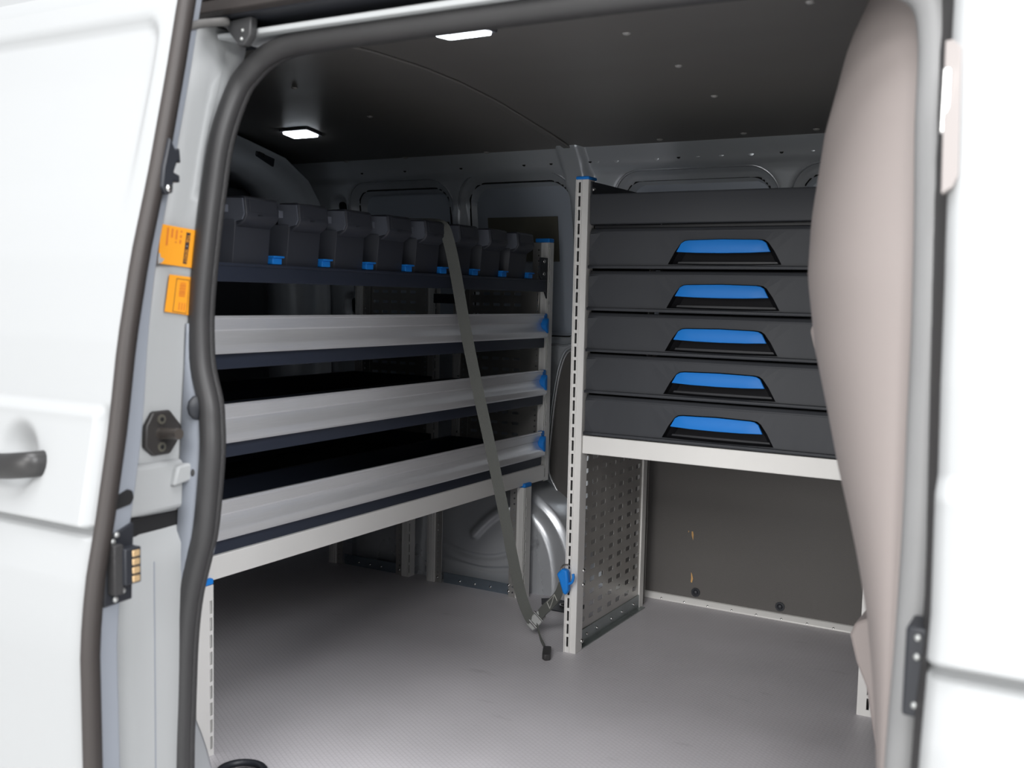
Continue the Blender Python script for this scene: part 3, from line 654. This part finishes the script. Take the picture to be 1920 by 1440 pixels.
# trays with aluminium fronts
def tray(ztop, has_front=True, x0=X2, x1=XF, y0=YN + 0.01, y1=2.652, mat_=TRAY):
    zb = ztop - 0.03                              # black front edge strip
    t = MB().box(x1 - 0.016, x1 - 0.003, y0, y1, zb, ztop).box(x0, x1 - 0.016, y0, y1, zb, zb + 0.004)
    t.box(x0, x0 + 0.012, y0, y1, zb, ztop + 0.03).box(x0, x1 - 0.016, y1 - 0.004, y1, zb, ztop + 0.03).box(x0, x1 - 0.016, y0, y0 + 0.004, zb, ztop + 0.03)
    o = t.build('shelf', mat_, rack, bevel=0.0015)
    MB().box(x0 + 0.012, x1 - 0.018, y0 + 0.004, y1 - 0.004, zb + 0.004, zb + 0.010).build('shelf_mat', MATM, o)
    return o
def alu_front(ztop, zbot):
    h = ztop - zbot
    sec = [(XF - 0.004, ztop), (XF + 0.003, ztop), (XF + 0.004, ztop - 0.004), (XF + 0.001, ztop - 0.006), (XF + 0.001, ztop - h * 0.36), (XF - 0.0015, ztop - h * 0.40), (XF - 0.0005, ztop - h * 0.46), (XF + 0.002, ztop - h * 0.55), (XF + 0.006, ztop - h * 0.64), (XF + 0.013, ztop - h * 0.72), (XF + 0.015, ztop - h * 0.78), (XF + 0.0155, ztop - h * 0.94), (XF + 0.013, zbot), (XF - 0.004, zbot), (XF - 0.004, ztop - h * 0.9), (XF + 0.004, ztop - h * 0.85), (XF - 0.006, ztop - h * 0.5)]
    o = MB().prism(sec, 'y', YN + 0.012, 2.640).build('front_profile', ALU, rack, smooth=True, auto=28)
    MB().prism([(2.641, zbot + 0.012), (2.641, ztop - 0.012), (2.632, ztop - 0.016), (2.622, ztop - 0.03), (2.622, zbot + 0.03), (2.630, zbot + 0.014)], 'x', XF - 0.002, XF + 0.0185).build('end_clip', BLUE, o, bevel=0.004)
    MB().prism([(2.641, zbot), (2.6595, zbot), (2.6595, ztop), (2.641, ztop)], 'x', XF - 0.012, XF + 0.002).build('end_bracket', BLUE, o, bevel=0.002)
    return o
for (zt, zb) in ((0.823, 0.753), (0.658, 0.586), (0.477, 0.405)):
    tray(zb); alu_front(zt, zb)
    tray(zb, x0=X4, x1=X3 + 0.016)
# lower beam
MB().box(XF - 0.004, XF + 0.006, 1.250, 2.657, 0.331, 0.376).build('beam', POST, rack, bevel=0.0015)
MB().box(X2, XF - 0.02, 1.25, 2.657, 0.352, 0.372).build('base_board', MATM, rack)
MB().box(X4, X3, 1.25, 2.657, 0.352, 0.372).build('base_board', MATM, rack)
# bin tray at the top
MB().box(XF - 0.006, XF + 0.0, 1.245, 2.645, 0.886, 0.918).box(X2, XF - 0.006, 1.245, 2.645, 0.912, 0.918).box(XF - 0.012, XF + 0.003, 1.245, 2.645, 0.9155, 0.9215).build('bin_tray', TRAY, rack, bevel=0.0015)
tb = MB().prism([(2.645, 0.886), (2.659, 0.866), (2.659, 0.985), (2.615, 0.985), (2.612, 0.93), (2.64, 0.90)], 'x', XF - 0.006, XF - 0.001).build('tray_bracket', BLACK, rack, bevel=0.001)
for z in (0.974, 0.938):
    MB().dome((XF - 0.001, 2.634, z), (1, 0, 0), 0.006, 0.005, 10, 3).build('bolt', STEEL, tb, smooth=True)
# black bracket on the rear posts
MB().box(-1.80, -1.70, 2.640, 2.660, 0.845, 0.875).build('rear_bracket', BLACK, rack, bevel=0.002)
for (y, z) in ((2.647, 0.79), (2.647, 0.625), (2.647, 0.45)):
    for dz in (0, 0.02):
        MB().dome((X2 + 0.03, y, z - dz), (0, -1, 0), 0.004, 0.003, 8, 3).build('bolt', STEEL, rack, smooth=True)

# ================================================================== STORAGE BINS
B0 = (1.413, 0.9222)        # first bin: y of its front left corner, base z
def make_bin():
    y0, z0 = B0; w_ = 0.093
    root = thing('storage_bin', 'x', 'storage bin', (XF - 0.15, y0 + w_ / 2, z0), 'storage bins on the top shelf')
    xf = XF - 0.003
    def plan(off, z, fx_=xf, grow=0.0): return [(fx_ + off, y0 - grow, z), (fx_ + off, y0 + w_ + grow, z), (fx_ - 0.045, y0 + w_ + 0.020, z), (fx_ - 0.30, y0 + w_ + 0.020, z), (fx_ - 0.30, y0 - 0.020, z), (fx_ - 0.045, y0 - 0.020, z)]
    lay = [plan(-0.006, z0), plan(0.0, z0 + 0.066), plan(0.0, z0 + 0.080)]
    V = [p for l in lay for p in l]; F = [tuple(range(6))]
    for i in range(2):
        for j in range(6): F.append((i * 6 + j, i * 6 + (j + 1) % 6, (i + 1) * 6 + (j + 1) % 6, (i + 1) * 6 + j))
    MB().add(V, F).build('body', BIN, root, bevel=0.003, solid=0.002)
    sec = [(xf - 0.03, z0 + 0.068), (xf + 0.004, z0 + 0.068), (xf + 0.020, z0 + 0.078), (xf + 0.027, z0 + 0.088), (xf + 0.022, z0 + 0.121), (xf + 0.015, z0 + 0.124), (xf - 0.03, z0 + 0.124)]
    hd_ = MB().prism(sec, 'y', y0 + 0.003, y0 + w_ - 0.002).build('head', BIN, root, bevel=0.003)
    MB().prism([(xf + 0.0258, z0 + 0.0945), (xf + 0.0230, z0 + 0.118), (xf + 0.0245, z0 + 0.118), (xf + 0.0273, z0 + 0.0945)], 'y', y0 + 0.012, y0 + w_ - 0.012).build('label_window', BIN, hd_, bevel=0.0007)
    MB().box(xf + 0.0265, xf + 0.0278, y0 + 0.034, y0 + 0.045, z0 + 0.088, z0 + 0.0905).build('notch', BLACK, hd_)
    MB().prism([(xf - 0.028, z0 + 0.072), (xf + 0.018, z0 + 0.080), (xf + 0.0235, z0 + 0.090), (xf + 0.019, z0 + 0.119), (xf - 0.028, z0 + 0.121)], 'y', y0 - 0.001, y0 + 0.0025).build('side_cheek', BINL, hd_)
    MB().box(xf - 0.26, xf - 0.03, y0 - 0.018, y0 + w_ + 0.018, z0 + 0.095, z0 + 0.118).build('rear_wall', BIN, root, bevel=0.004)
    pg = MB().box(xf - 0.012, xf + 0.002, y0 - 0.030, y0 - 0.018, z0 + 0.092, z0 + 0.106).build('peg', BINL, root, bevel=0.001)
    MB().box(xf - 0.02, xf + 0.006, y0 + w_ + 0.002, y0 + w_ + 0.028, z0 + 0.0006, z0 + 0.013).box(xf - 0.02, xf + 0.011, y0 + w_ + 0.0, y0 + w_ + 0.031, z0 + 0.013, z0 + 0.017).build('clip', BLUE, root, bevel=0.0015)
    return root
def children(o): return [c for c in bpy.data.objects if c.parent == o]
def copy_tree(o, parent=None):
    c = o.copy(); COL.objects.link(c); c.parent = parent; c.matrix_parent_inverse = o.matrix_parent_inverse.copy()
    for ch in children(o): copy_tree(ch, c)
    return c
ordn = ['first', 'second', 'third', 'fourth', 'fifth', 'sixth', 'seventh', 'last']
bin0 = make_bin()
bins = [bin0] + [copy_tree(bin0) for _ in range(7)]
for i, b in enumerate(bins):
    b.location.y = B0[0] + 0.0465 + 0.1467 * i
    b['label'] = ('charcoal storage bin with blue clip, nearest the door on the top shelf' if i == 0 else
                  'charcoal storage bin with blue clip, last in the row beside the aluminium post' if i == 7 else
                  '%s charcoal storage bin with blue clip from the door on the top shelf' % ordn[i])

# ================================================================== DRAWER CABINET
YC = 2.213
XL, XR = -1.067, -0.402
cab = thing('drawer_cabinet', 'anthracite cabinet of five drawers with blue handles on perforated aluminium frame', 'drawer cabinet', (-0.74, 2.45, 0.0))
def post_y(x0, x1, z0, z1, y, slot_x, parent, cap=False, side=1):
    hs = []; z = z0 + 0.014
    while z + 0.025 < z1 - 0.006:
        hs.append([(slot_x - 0.0028, z), (slot_x + 0.0028, z), (slot_x + 0.0028, z + 0.025), (slot_x - 0.0028, z + 0.025)]); z += 0.0325
    p = MB().plate([(x0, z0), (x1, z0), (x1, z1), (x0, z1)], hs, lambda u, v: (u, y, v)).build('post', POST, parent, solid=0.0025)
    MB().box(x0, x0 + 0.003, y + 0.002, y + 0.02, z0, z1).box(x1 - 0.003, x1, y + 0.002, y + 0.035, z0, z1).build('post_channel', POST, p, bevel=0.001)
    MB().box(x0 + 0.003, x1 - 0.003, y + 0.012, y + 0.015, z0, z1).build('post_web', MATM, p)
    if cap: MB().box(x0 - 0.001, x1 + 0.001, y - 0.003, y + 0.045, z1, z1 + 0.008).build('cap', BLUE, p, bevel=0.003)
    return p
post_y(-1.101, -1.0685, 0.0, 1.150, YC - 0.004, -1.0915, cab, True)
MB().box(-1.1005, -1.0975, YC - 0.009, YC - 0.004, 0.0, 1.15).box(-1.0865, -1.0840, YC - 0.0075, YC - 0.004, 0.0, 1.15).build('post_ridge', POST, cab, bevel=0.0008)
post_y(-0.401, -0.369, 0.0, 1.150, YC - 0.004, -0.379, cab, True)
# rear post
rp_ = MB().box(-1.100, -1.082, 2.640, 2.668, 0.0, 1.10).build('rear_post', CREAM, cab, bevel=0.0015)
hs = []; z = 0.02
while z < 1.08:
    hs.append(rrect(2.678 - 0.0026, 2.678 + 0.0026, z - 0.0026, z + 0.0026, 0.0025, 2)); z += 0.0163
MB().plate([(2.668, 0.0), (2.692, 0.0), (2.692, 1.10), (2.668, 1.10)], hs, lambda u, v: (-1.0875, u, v)).build('flange', GALV, rp_, solid=0.0015)
MB().box(-1.100, -1.0890, 2.668, 2.692, 0.0, 1.1).build('flange_web', LINER, rp_)
# perforated side panel
hs = []
for r in range(15):
    z = 0.058 + r * 0.0315
    for c in range(7):
        y = 2.262 + c * 0.0535 + (0.006 if c > 2 else 0) + (0.006 if c > 4 else 0)
        hs.append(rrect(y, y + 0.029, z, z + 0.0125, 0.0035, 2))
    for y in (2.419, 2.532, 2.633):
        hs.append(rrect(y - 0.002, y + 0.002, z + 0.0045, z + 0.0085, 0.0019, 1))
    for y in (2.246,):
        for dz in (0.004, 0.02):
            hs.append(rrect(y - 0.0025, y + 0.0025, z + dz - 0.0025, z + dz + 0.0025, 0.0024, 1))
MB().plate([(2.232, 0.034), (2.650, 0.034), (2.650, 0.535), (2.232, 0.535)], hs, lambda u, v: (-1.0865, u, v)).build('side_panel', GALV, cab, solid=0.0015)
MB().box(-1.088, -1.085, 2.232, 2.650, 0.535, 1.12).build('upper_side', LINER, cab)
fr = MB().prism([(-1.087, 0.0), (-1.070, 0.0), (-1.070, 0.003), (-1.083, 0.003), (-1.083, 0.040), (-1.087, 0.040)], 'y', 2.235, 2.655).build('foot_rail', mat('galvanised_rail', (0.36, 0.40, 0.40), 0.3, metal=0.8, var=0.25, vscale=20), cab, bevel=0.001)
for y in (2.30, 2.36, 2.45, 2.52, 2.60):
    MB().dome((-1.0825, y, 0.022), (1, 0, 0), 0.0045, 0.004, 8, 3).build('bolt', STEEL, fr, smooth=True)
for (y, z) in ((2.243, 0.024), (2.243, 0.202), (2.243, 0.166)):
    MB().dome((-1.0682, y - 0.004, z), (1, 0, 0), 0.006, 0.006, 10, 3).build('bolt', STEEL, cab, smooth=True)
# apron and carcass
MB().box(XL, XR, YC - 0.003, YC + 0.02, 0.497, 0.541).build('apron', CREAM, cab, bevel=0.002)
MB().box(XL, XR, YC + 0.02, 2.69, 0.515, 0.541).box(XL, XR, 2.675, 2.69, 0.541, 1.10).build('carcass', BLACK, cab)
MB().box(XL + 0.002, XR - 0.002, YC + 0.03, 2.66, 1.038, 1.044).build('tray_floor', BLACK, cab)
tf = MB().prism([(YC + 0.003, 1.044), (YC - 0.002, 1.046), (YC - 0.004, 1.11), (YC - 0.001, 1.1155), (YC + 0.012, 1.116), (YC + 0.012, 1.044)], 'x', XL + 0.003, XR - 0.001).build('tray_front', DRAWER, cab, bevel=0.0015)
ts = MB().prism([(YC + 0.012, 1.044), (YC + 0.005, 1.146), (2.66, 1.146), (2.66, 1.044)], 'x', XL - 0.001, XL + 0.003).build('tray_side', BLACK, cab)
MB().prism([(YC + 0.012, 1.044), (YC + 0.005, 1.146), (2.66, 1.146), (2.66, 1.044)], 'x', XR - 0.003, XR + 0.001).build('tray_side', BLACK, cab)
MB().dome((XL + 0.0105, YC + 0.0, 1.126), (0.2, -1, 0), 0.0045, 0.006, 10, 3).build('bolt', STEEL, cab, smooth=True)
# drawers
xm = -0.7335
def hx(w, z): return w
def drawer(z0, z1):
    g = 0.0032
    H = z1 - z0
    d = MB()
    # front: slanted upper band, flat field with handle cut-out, proud lower lip
    def yprof(x, z):
        t = (z - z0) / H
        bow = -0.010 * (1 - ((x - xm) / 0.335) ** 2)
        yy = lerp(t, [(0.0, 0.002), (0.03, -0.003), (0.11, -0.003), (0.125, 0.0), (0.84, 0.0), (0.86, 0.0025), (0.93, 0.008), (1.0, 0.013)])
        return YC + yy + bow * sstep(0, 0.15, t) * 0.5
    zc0 = z0 + 0.125 * H
    hb = [(xm - 0.130, z0 + 0.131 * H), (xm - 0.07, z0 + 0.118 * H), (xm, z0 + 0.112 * H), (xm + 0.07, z0 + 0.118 * H), (xm + 0.130, z0 + 0.131 * H)]
    ht = [(xm + 0.114, z0 + 0.42 * H), (xm + 0.100, z0 + 0.61 * H), (xm + 0.092, z0 + 0.665 * H), (xm + 0.080, z0 + 0.682 * H), (xm, z0 + 0.70 * H), (xm - 0.080, z0 + 0.682 * H), (xm - 0.092, z0 + 0.665 * H), (xm - 0.100, z0 + 0.61 * H), (xm - 0.114, z0 + 0.42 * H)]
    hole = hb + ht
    nx = 24
    xa, xb = XL + 0.004, XR - 0.002
    outer = [(x, z0 + g + 0.0) for x in frange(xa, xb, nx)] + [(xb, z0 + t * H) for t in (0.115, 0.13, 0.5, 0.84)] + [(x, z0 + 0.865 * H) for x in frange(xb, xa, nx)] + [(xa, z0 + t * H) for t in (0.84, 0.5, 0.13, 0.115)]
    d.plate(outer, [hole], lambda u, v: (u, yprof(u, v), v))
    root = d.build('drawer', DRAWER, cab, solid=0.003, offset=1)
    MB().grid(frange(xa, xb, nx), [z0 + t * H for t in (0.865, 0.90, 0.94, 0.97)], lambda u, v: (u, yprof(u, v), v)).build('upper_band', DRAWER, root, solid=0.003, smooth=True)
    MB().grid(frange(xa, xb, nx), [z0 + g, z0 + 0.05 * H, z0 + 0.10 * H], lambda u, v: (u, yprof(u, v) - 0.0035, v)).build('lower_lip', DRAWER, root, solid=0.004, smooth=True)
    # recess cup
    V = []; F = []
    for k, (sc, dy) in enumerate(((1.0, 0.0), (0.97, 0.016), (0.85, 0.028))):
        for (u, v) in hole:
            uu = xm + (u - xm) * sc; vv = z0 + 0.40 * H + (v - z0 - 0.40 * H) * sc
            V.append((uu, yprof(u, v) + dy, vv))
    nh = len(hole)
    for k in range(2):
        for j in range(nh): F.append((k * nh + j, k * nh + (j + 1) % nh, (k + 1) * nh + (j + 1) % nh, (k + 1) * nh + j))
    F.append(tuple(range(2 * nh, 3 * nh)))
    MB().add(V, F).build('handle_recess', DARKREC, root)
    # blue grip
    top = [(xm + 0.105, z0 + 0.44 * H), (xm + 0.0965, z0 + 0.60 * H), (xm + 0.088, z0 + 0.65 * H), (xm + 0.078, z0 + 0.664 * H), (xm, z0 + 0.68 * H), (xm - 0.078, z0 + 0.664 * H), (xm - 0.088, z0 + 0.65 * H), (xm - 0.0965, z0 + 0.60 * H), (xm - 0.105, z0 + 0.44 * H)]
    bot = [(xm - 0.107, z0 + 0.405 * H), (xm - 0.06, z0 + 0.385 * H), (xm, z0 + 0.378 * H), (xm + 0.06, z0 + 0.385 * H), (xm + 0.107, z0 + 0.405 * H)]
    MB().plate(top + bot, [], lambda u, v: (u, yprof(u, v) - 0.002 - 0.05 * max(0, z0 + 0.67 * H - v) * 1.5, v)).build('handle', BLUE, root, solid=0.006, bevel=0.0012, offset=-1)
    MB().box(XL + 0.012, XR - 0.012, YC + 0.02, 2.64, z0 + 0.012, z0 + 0.02).box(XL + 0.012, XL + 0.015, YC + 0.02, 2.64, z0 + 0.012, z0 + 0.07).box(XR - 0.015, XR - 0.012, YC + 0.02, 2.64, z0 + 0.012, z0 + 0.07).build('drawer_box', BLACK, root)
    return root
lv = [0.541, 0.642, 0.741, 0.839, 0.938, 1.038]
for a, b in zip(lv, lv[1:]): drawer(a, b)

# ================================================================== LIGHTS
def ceiling_lamp(x, y, label):
    z = zc(y)
    t = thing('ceiling_light', label, 'ceiling light', (x, y, z), 'ceiling lights')
    sl = (zc(y + 0.03) - zc(y - 0.03)) / 0.06
    f = lambda u, v, w_: (x + u, y + v, z + sl * v - w_)
    def rounded(u0, u1, v0, v1, w0, w1, name, m_):
        ring = rrect(u0, u1, v0, v1, 0.006, 3); n_ = len(ring)
        MB().add([f(a, b, w0) for a, b in ring] + [f(a * 0.97, b * 0.97, w1) for a, b in ring], [tuple(range(n_)), tuple(range(2 * n_ - 1, n_ - 1, -1))] + [(i, (i + 1) % n_, n_ + (i + 1) % n_, n_ + i) for i in range(n_)]).build(name, m_, t)
    rounded(-0.056, 0.056, -0.036, 0.036, -0.004, 0.006, 'housing', mat('lamp_housing', (0.10, 0.10, 0.11), 0.4))
    rounded(-0.048, 0.048, -0.027, 0.027, 0.006, 0.011, 'diffuser', LEDM)
ceiling_lamp(-1.057, 1.635, 'lit white LED lamp on the ceiling nearest the side opening')
ceiling_lamp(-2.067, 2.33, 'lit white LED lamp on the dark ceiling at the rear')

# ================================================================== STRAP
st = thing('tie_down_strap', 'grey webbing tie-down strap hanging from the bins to a blue hook on the post', 'strap', (-1.21, 2.26, 0.0))
wv = Vector((-0.45, 0.85, 0.0)).normalized() * 0.0125
pth = [(-1.728, 1.97, 0.95), (-1.726, 1.975, 1.02), (-1.715, 1.98, 1.046), (-1.68, 1.99, 1.052), (-1.56, 2.02, 1.053), (-1.48, 2.05, 1.053), (-1.42, 2.068, 1.052), (-1.392, 2.076, 1.040), (-1.378, 2.083, 1.00), (-1.369, 2.100, 0.93), (-1.355, 2.125, 0.80), (-1.335, 2.155, 0.65), (-1.312, 2.185, 0.50), (-1.288, 2.215, 0.34), (-1.263, 2.236, 0.19), (-1.245, 2.245, 0.11), (-1.228, 2.25, 0.065), (-1.218, 2.256, 0.045)]
cp = catmull(pth, 5); k = len(cp)
wl_ = []
for i, p in enumerate(cp):
    tt = sstep(0.26, 0.52, i / k)
    a = Vector((0.10, 0.99, 0.05)).lerp(Vector((0.80, 0.55, 0.24)), tt)
    if i / k > 0.8: a = a.lerp(Vector((0.35, 0.75, 0.5)), sstep(0.8, 1, i / k))
    wl_.append(a.normalized() * 0.0140)
MB().strip(cp, wl_, 0.002).build('webbing', STRAPM, st, smooth=True, auto=40)
p2 = catmull([(-1.200, 2.262, 0.058), (-1.180, 2.250, 0.080), (-1.150, 2.232, 0.108), (-1.120, 2.205, 0.138), (-1.103, 2.190, 0.168)], 6)
MB().strip(p2, Vector((-0.55, 0.35, 0.55)).normalized() * 0.0135, 0.0025).build('short_webbing', STRAPM, st, smooth=True, auto=40)
# stitched cross box
def st_pt(a, b):
    # a along the short strap 0..1, b across -1..1
    i = a * (len(p2) - 1); i0 = min(int(i), len(p2) - 2); q = p2[i0].lerp(p2[i0 + 1], i - i0)
    tg = (p2[i0 + 1] - p2[i0]).normalized(); wv_ = Vector((-0.55, 0.35, 0.55)).normalized(); nn = tg.cross(wv_).normalized()
    if nn.y > 0: nn = -nn
    return q + wv_ * (0.0135 * b) + nn * 0.0022
sq = [(0.42, -0.7), (0.42, 0.7), (0.70, 0.7), (0.70, -0.7), (0.42, -0.7), (0.70, 0.7)]
for seg in (sq[:2], sq[2:4], [(0.42, -0.7), (0.70, 0.7)], [(0.42, 0.7), (0.70, 0.7)]):
    MB().tube([st_pt(*seg[0]), st_pt((seg[0][0] + seg[1][0]) / 2, (seg[0][1] + seg[1][1]) / 2), st_pt(*seg[1])], 0.0011, 6).build('stitching', STITCH, st)
# cam buckle
bk = MB().prism([(-0.013, -0.028), (0.013, -0.026), (0.016, 0.0), (0.013, 0.024), (0.0, 0.03), (-0.013, 0.022), (-0.016, 0.0)], 'y', -0.004, 0.004)
Mb = Matrix.Translation((-1.207, 2.26, 0.047)) @ Matrix.Rotation(math.radians(-8), 4, 'Z') @ Matrix.Rotation(math.radians(35), 4, 'Y') @ Matrix.Rotation(math.radians(-20), 4, 'X')
bk.v = [tuple(Mb @ Vector(p)) for p in bk.v]
bko = bk.build('buckle', CAST, st, bevel=0.003)
pin = MB().cyl((-0.017, -0.006, -0.012), (1, 0, 0), 0.004, 0.034, 10).cyl((-0.017, -0.006, 0.012), (1, 0, 0), 0.003, 0.034, 10)
pin.v = [tuple(Mb @ Vector(p)) for p in pin.v]; pin.build('buckle_bar', STEEL, bko, smooth=True, auto=40)
# tail with end tab
MB().strip(catmull([(-1.202, 2.255, 0.038), (-1.19, 2.243, 0.025), (-1.172, 2.222, 0.0135), (-1.150, 2.198, 0.008), (-1.132, 2.172, 0.0065)], 5), Vector((-0.3, 0.3, 0.9)).normalized() * 0.006, 0.003).build('tail', STRAPM, st, smooth=True, auto=40)
MB().prism([(-1.142, 2.178), (-1.124, 2.186), (-1.098, 2.132), (-1.108, 2.122), (-1.118, 2.128)], 'z', 0.001, 0.016).build('end_tab', RUBBER, st, bevel=0.002)
# blue hook
hk = MB().prism([(-1.112, 0.2), (-1.098, 0.215), (-1.083, 0.213), (-1.080, 0.19), (-1.079, 0.164), (-1.086, 0.150), (-1.094, 0.156), (-1.104, 0.184)], 'y', 2.178, 2.196).build('hook', BLUE, st, bevel=0.005, seg=3)
MB().tube(catmull([(-1.083, 2.186, 0.178), (-1.072, 2.184, 0.184), (-1.067, 2.183, 0.197), (-1.069, 2.184, 0.206)], 4), 0.0035, 8).build('hook_lever', BLUE, hk, smooth=True)
MB().tube(catmull([(-1.103, 2.188, 0.205), (-1.104, 2.195, 0.216), (-1.097, 2.206, 0.22), (-1.092, 2.212, 0.214)], 4), 0.003, 8).build('hook_wire', STEEL, hk, smooth=True)

# ================================================================== SMALL THINGS
# stickers on the jamb
def sticker(name, label, q, parts):
    XS = XJ + 0.0036
    (tl, tr, br_, bl) = [Vector(p) for p in q]                    # (y, z) corners
    def P(u, v, k=0.0):                                          # u across 0..1, v down 0..1
        a = tl.lerp(tr, u); b = bl.lerp(br_, u); p = a.lerp(b, v); return (XS + k, p.x, p.y)
    t = MB().grid(frange(0, 1, 4), frange(0, 1, 4), lambda u, v: P(u, v)).build(name, ORANGE, solid=0.0004)
    tag(t, label, 'sticker', 'orange stickers on the jamb')
    for (nm, m_, u0, u1, v0, v1) in parts:
        MB().add([P(u0, v0, 0.0005), P(u1, v0, 0.0005), P(u1, v1, 0.0005), P(u0, v1, 0.0005)], [(0, 1, 2, 3)]).build(nm, m_, t)
    return t, P
rowp = []
s1, P1 = sticker('sticker', 'large orange sticker with a torn corner and black lettered bar', [(1.0235, 0.962), (1.0925, 0.957), (1.082, 0.9015), (1.017, 0.906)],
    [('print_bar', INK, 0.685, 0.80, 0.10, 0.92)])
def vtext(body, P, u, v0, v1, w_, m_, parent, k=0.0009):
    vs_, fs = text_mesh(body, 1.0, lambda a, b: (a, b, 0))
    mxx = max(p[0] for p in vs_); mxy = max(p[1] for p in vs_)
    MB().add([P(u + w_ * (p[1] / mxy), v0 + (v1 - v0) * p[0] / mxx, k) for p in vs_], fs).build('print', m_, parent)
vtext('TNE', P1, 0.70, 0.16, 0.36, 0.08, ORANGE, s1)
vtext('0DRDT', P1, 0.70, 0.54, 0.89, 0.08, ORANGE, s1)
MB().add([P1(0.728, 0.44, 0.0009), P1(0.752, 0.44, 0.0009), P1(0.752, 0.475, 0.0009), P1(0.728, 0.475, 0.0009)], [(0, 1, 2, 3)]).build('print', WHITE, s1)
for (u, segs) in ((0.52, ((0.08, 0.13), (0.2, 0.27), (0.32, 0.42))), (0.40, ((0.08, 0.33), (0.38, 0.42))), (0.28, ((0.07, 0.30),)), (0.16, ((0.06, 0.52),))):
    for (a, b) in segs:
        MB().add([P1(u, a, 0.0006), P1(u + 0.05, a, 0.0006), P1(u + 0.05, b, 0.0006), P1(u, b, 0.0006)], [(0, 1, 2, 3)]).build('print', ORANGED, s1)
MB().add([P1(-0.01, 0.72, 0.0006), P1(0.04, 0.76, 0.0006), P1(0.05, 0.84, 0.0006), P1(0.16, 0.87, 0.0006), P1(0.10, 0.97, 0.0006), P1(0.0, 1.01, 0.0006), P1(-0.01, 0.9, 0.0006)], [tuple(range(7))]).build('torn_patch', WHITE, s1)
s2, P2 = sticker('sticker', 'small orange sticker with a framed bar code below the larger one', [(1.038, 0.891), (1.0855, 0.8875), (1.078, 0.8315), (1.0285, 0.8375)], [])
for (u0, u1, v0, v1) in ((0.28, 0.80, 0.08, 0.095), (0.28, 0.80, 0.955, 0.97), (0.28, 0.30, 0.08, 0.97), (0.785, 0.80, 0.08, 0.97)):
    MB().add([P2(u0, v0, 0.0006), P2(u1, v0, 0.0006), P2(u1, v1, 0.0006), P2(u0, v1, 0.0006)], [(0, 1, 2, 3)]).build('frame_line', INK, s2)
v = 0.17
for i in range(14):
    h = random.choice((0.008, 0.014, 0.02)); 
    MB().add([P2(0.44, v, 0.0006), P2(0.68, v, 0.0006), P2(0.68, v + h, 0.0006), P2(0.44, v + h, 0.0006)], [(0, 1, 2, 3)]).build('bar', ORANGED, s2); v += h + 0.014
for u in (0.48, 0.58, 0.68):
    MB().add([P2(u, 0.70, 0.0006), P2(u + 0.04, 0.70, 0.0006), P2(u + 0.04, 0.90, 0.0006), P2(u, 0.90, 0.0006)], [(0, 1, 2, 3)]).build('print', ORANGED, s2)
# striker plate
sk = thing('striker_plate', 'black six-sided striker plate with a round pin on the white jamb', 'striker', (XJ, 1.02, 0.66))
pts = [(0.992, 0.676), (1.005, 0.695), (1.036, 0.695), (1.063, 0.664), (1.036, 0.631), (1.005, 0.631), (0.990, 0.645)]
MB().prism(pts, 'x', XJ - 0.002, XJ + 0.0065).build('plate', mat('striker_black', (0.035, 0.032, 0.031), 0.45), sk, bevel=0.003)
MB().cyl((XJ + 0.005, 1.018, 0.6625), (1, 0.0, 0.06), 0.0095, 0.005, 16, 0.008).cyl((XJ + 0.010, 1.018, 0.663), (1, 0.0, 0.06), 0.008, 0.034, 16).build('pin', mat('striker_pin', (0.12, 0.105, 0.095), 0.3, metal=0.5), sk, smooth=True, auto=40)
for z in (0.683, 0.643):
    s_ = MB().cyl((XJ + 0.006, 1.019, z), (1, 0, 0), 0.0072, 0.002, 14).build('screw', mat('screw_grey', (0.25, 0.24, 0.2), 0.35, metal=0.7), sk)
    MB().cyl((XJ + 0.008, 1.019, z), (1, 0, 0), 0.0035, 0.0006, 6).build('screw_socket', MATM, s_)
# floor ring at the sill, floor anchor by the cabinet
rg = thing('lashing_ring', 'black round lashing ring lying on the floor at the sill', 'ring', (-1.285, 1.300, 0.0))
MB().tube([(-1.285 + 0.042 * math.cos(a), 1.300 + 0.040 * math.sin(a), 0.010) for a in frange(0, 2 * math.pi, 36)[:-1]], 0.0065, 10, closed=True).build('ring', BLACK, rg, smooth=True)
MB().cyl((-1.285, 1.300, 0.0), (0, 0, 1), 0.034, 0.004, 28).build('cup', RUBBER, rg, bevel=0.001)
MB().cyl((-1.285, 1.285, 0.004), (0, 0, 1), 0.008, 0.004, 12).build('screw', STEEL, rg)
an = thing('floor_anchor', 'black recessed anchor plate in the floor beside the cabinet post', 'floor anchor', (-1.275, 2.53, 0.0))
MB().prism([(-1.355, 2.565), (-1.33, 2.585), (-1.2, 2.575), (-1.2, 2.485), (-1.29, 2.485), (-1.33, 2.52)], 'z', 0.0, 0.003).build('plate', BLACK, an, bevel=0.001)
for (x, y) in ((-1.26, 2.55), (-1.24, 2.53), (-1.265, 2.52), (-1.22, 2.54)):
    MB().dome((x, y, 0.003), (0, 0, 1), 0.005, 0.003, 8, 3).build('screw', RUBBER, an, smooth=True)
MB().tube([(-1.255 + 0.022 * math.cos(a), 2.535 + 0.018 * math.sin(a), 0.006) for a in frange(0, 2 * math.pi, 20)[:-1]], 0.0025, 8, closed=True).build('ring', STEEL, an, smooth=True)
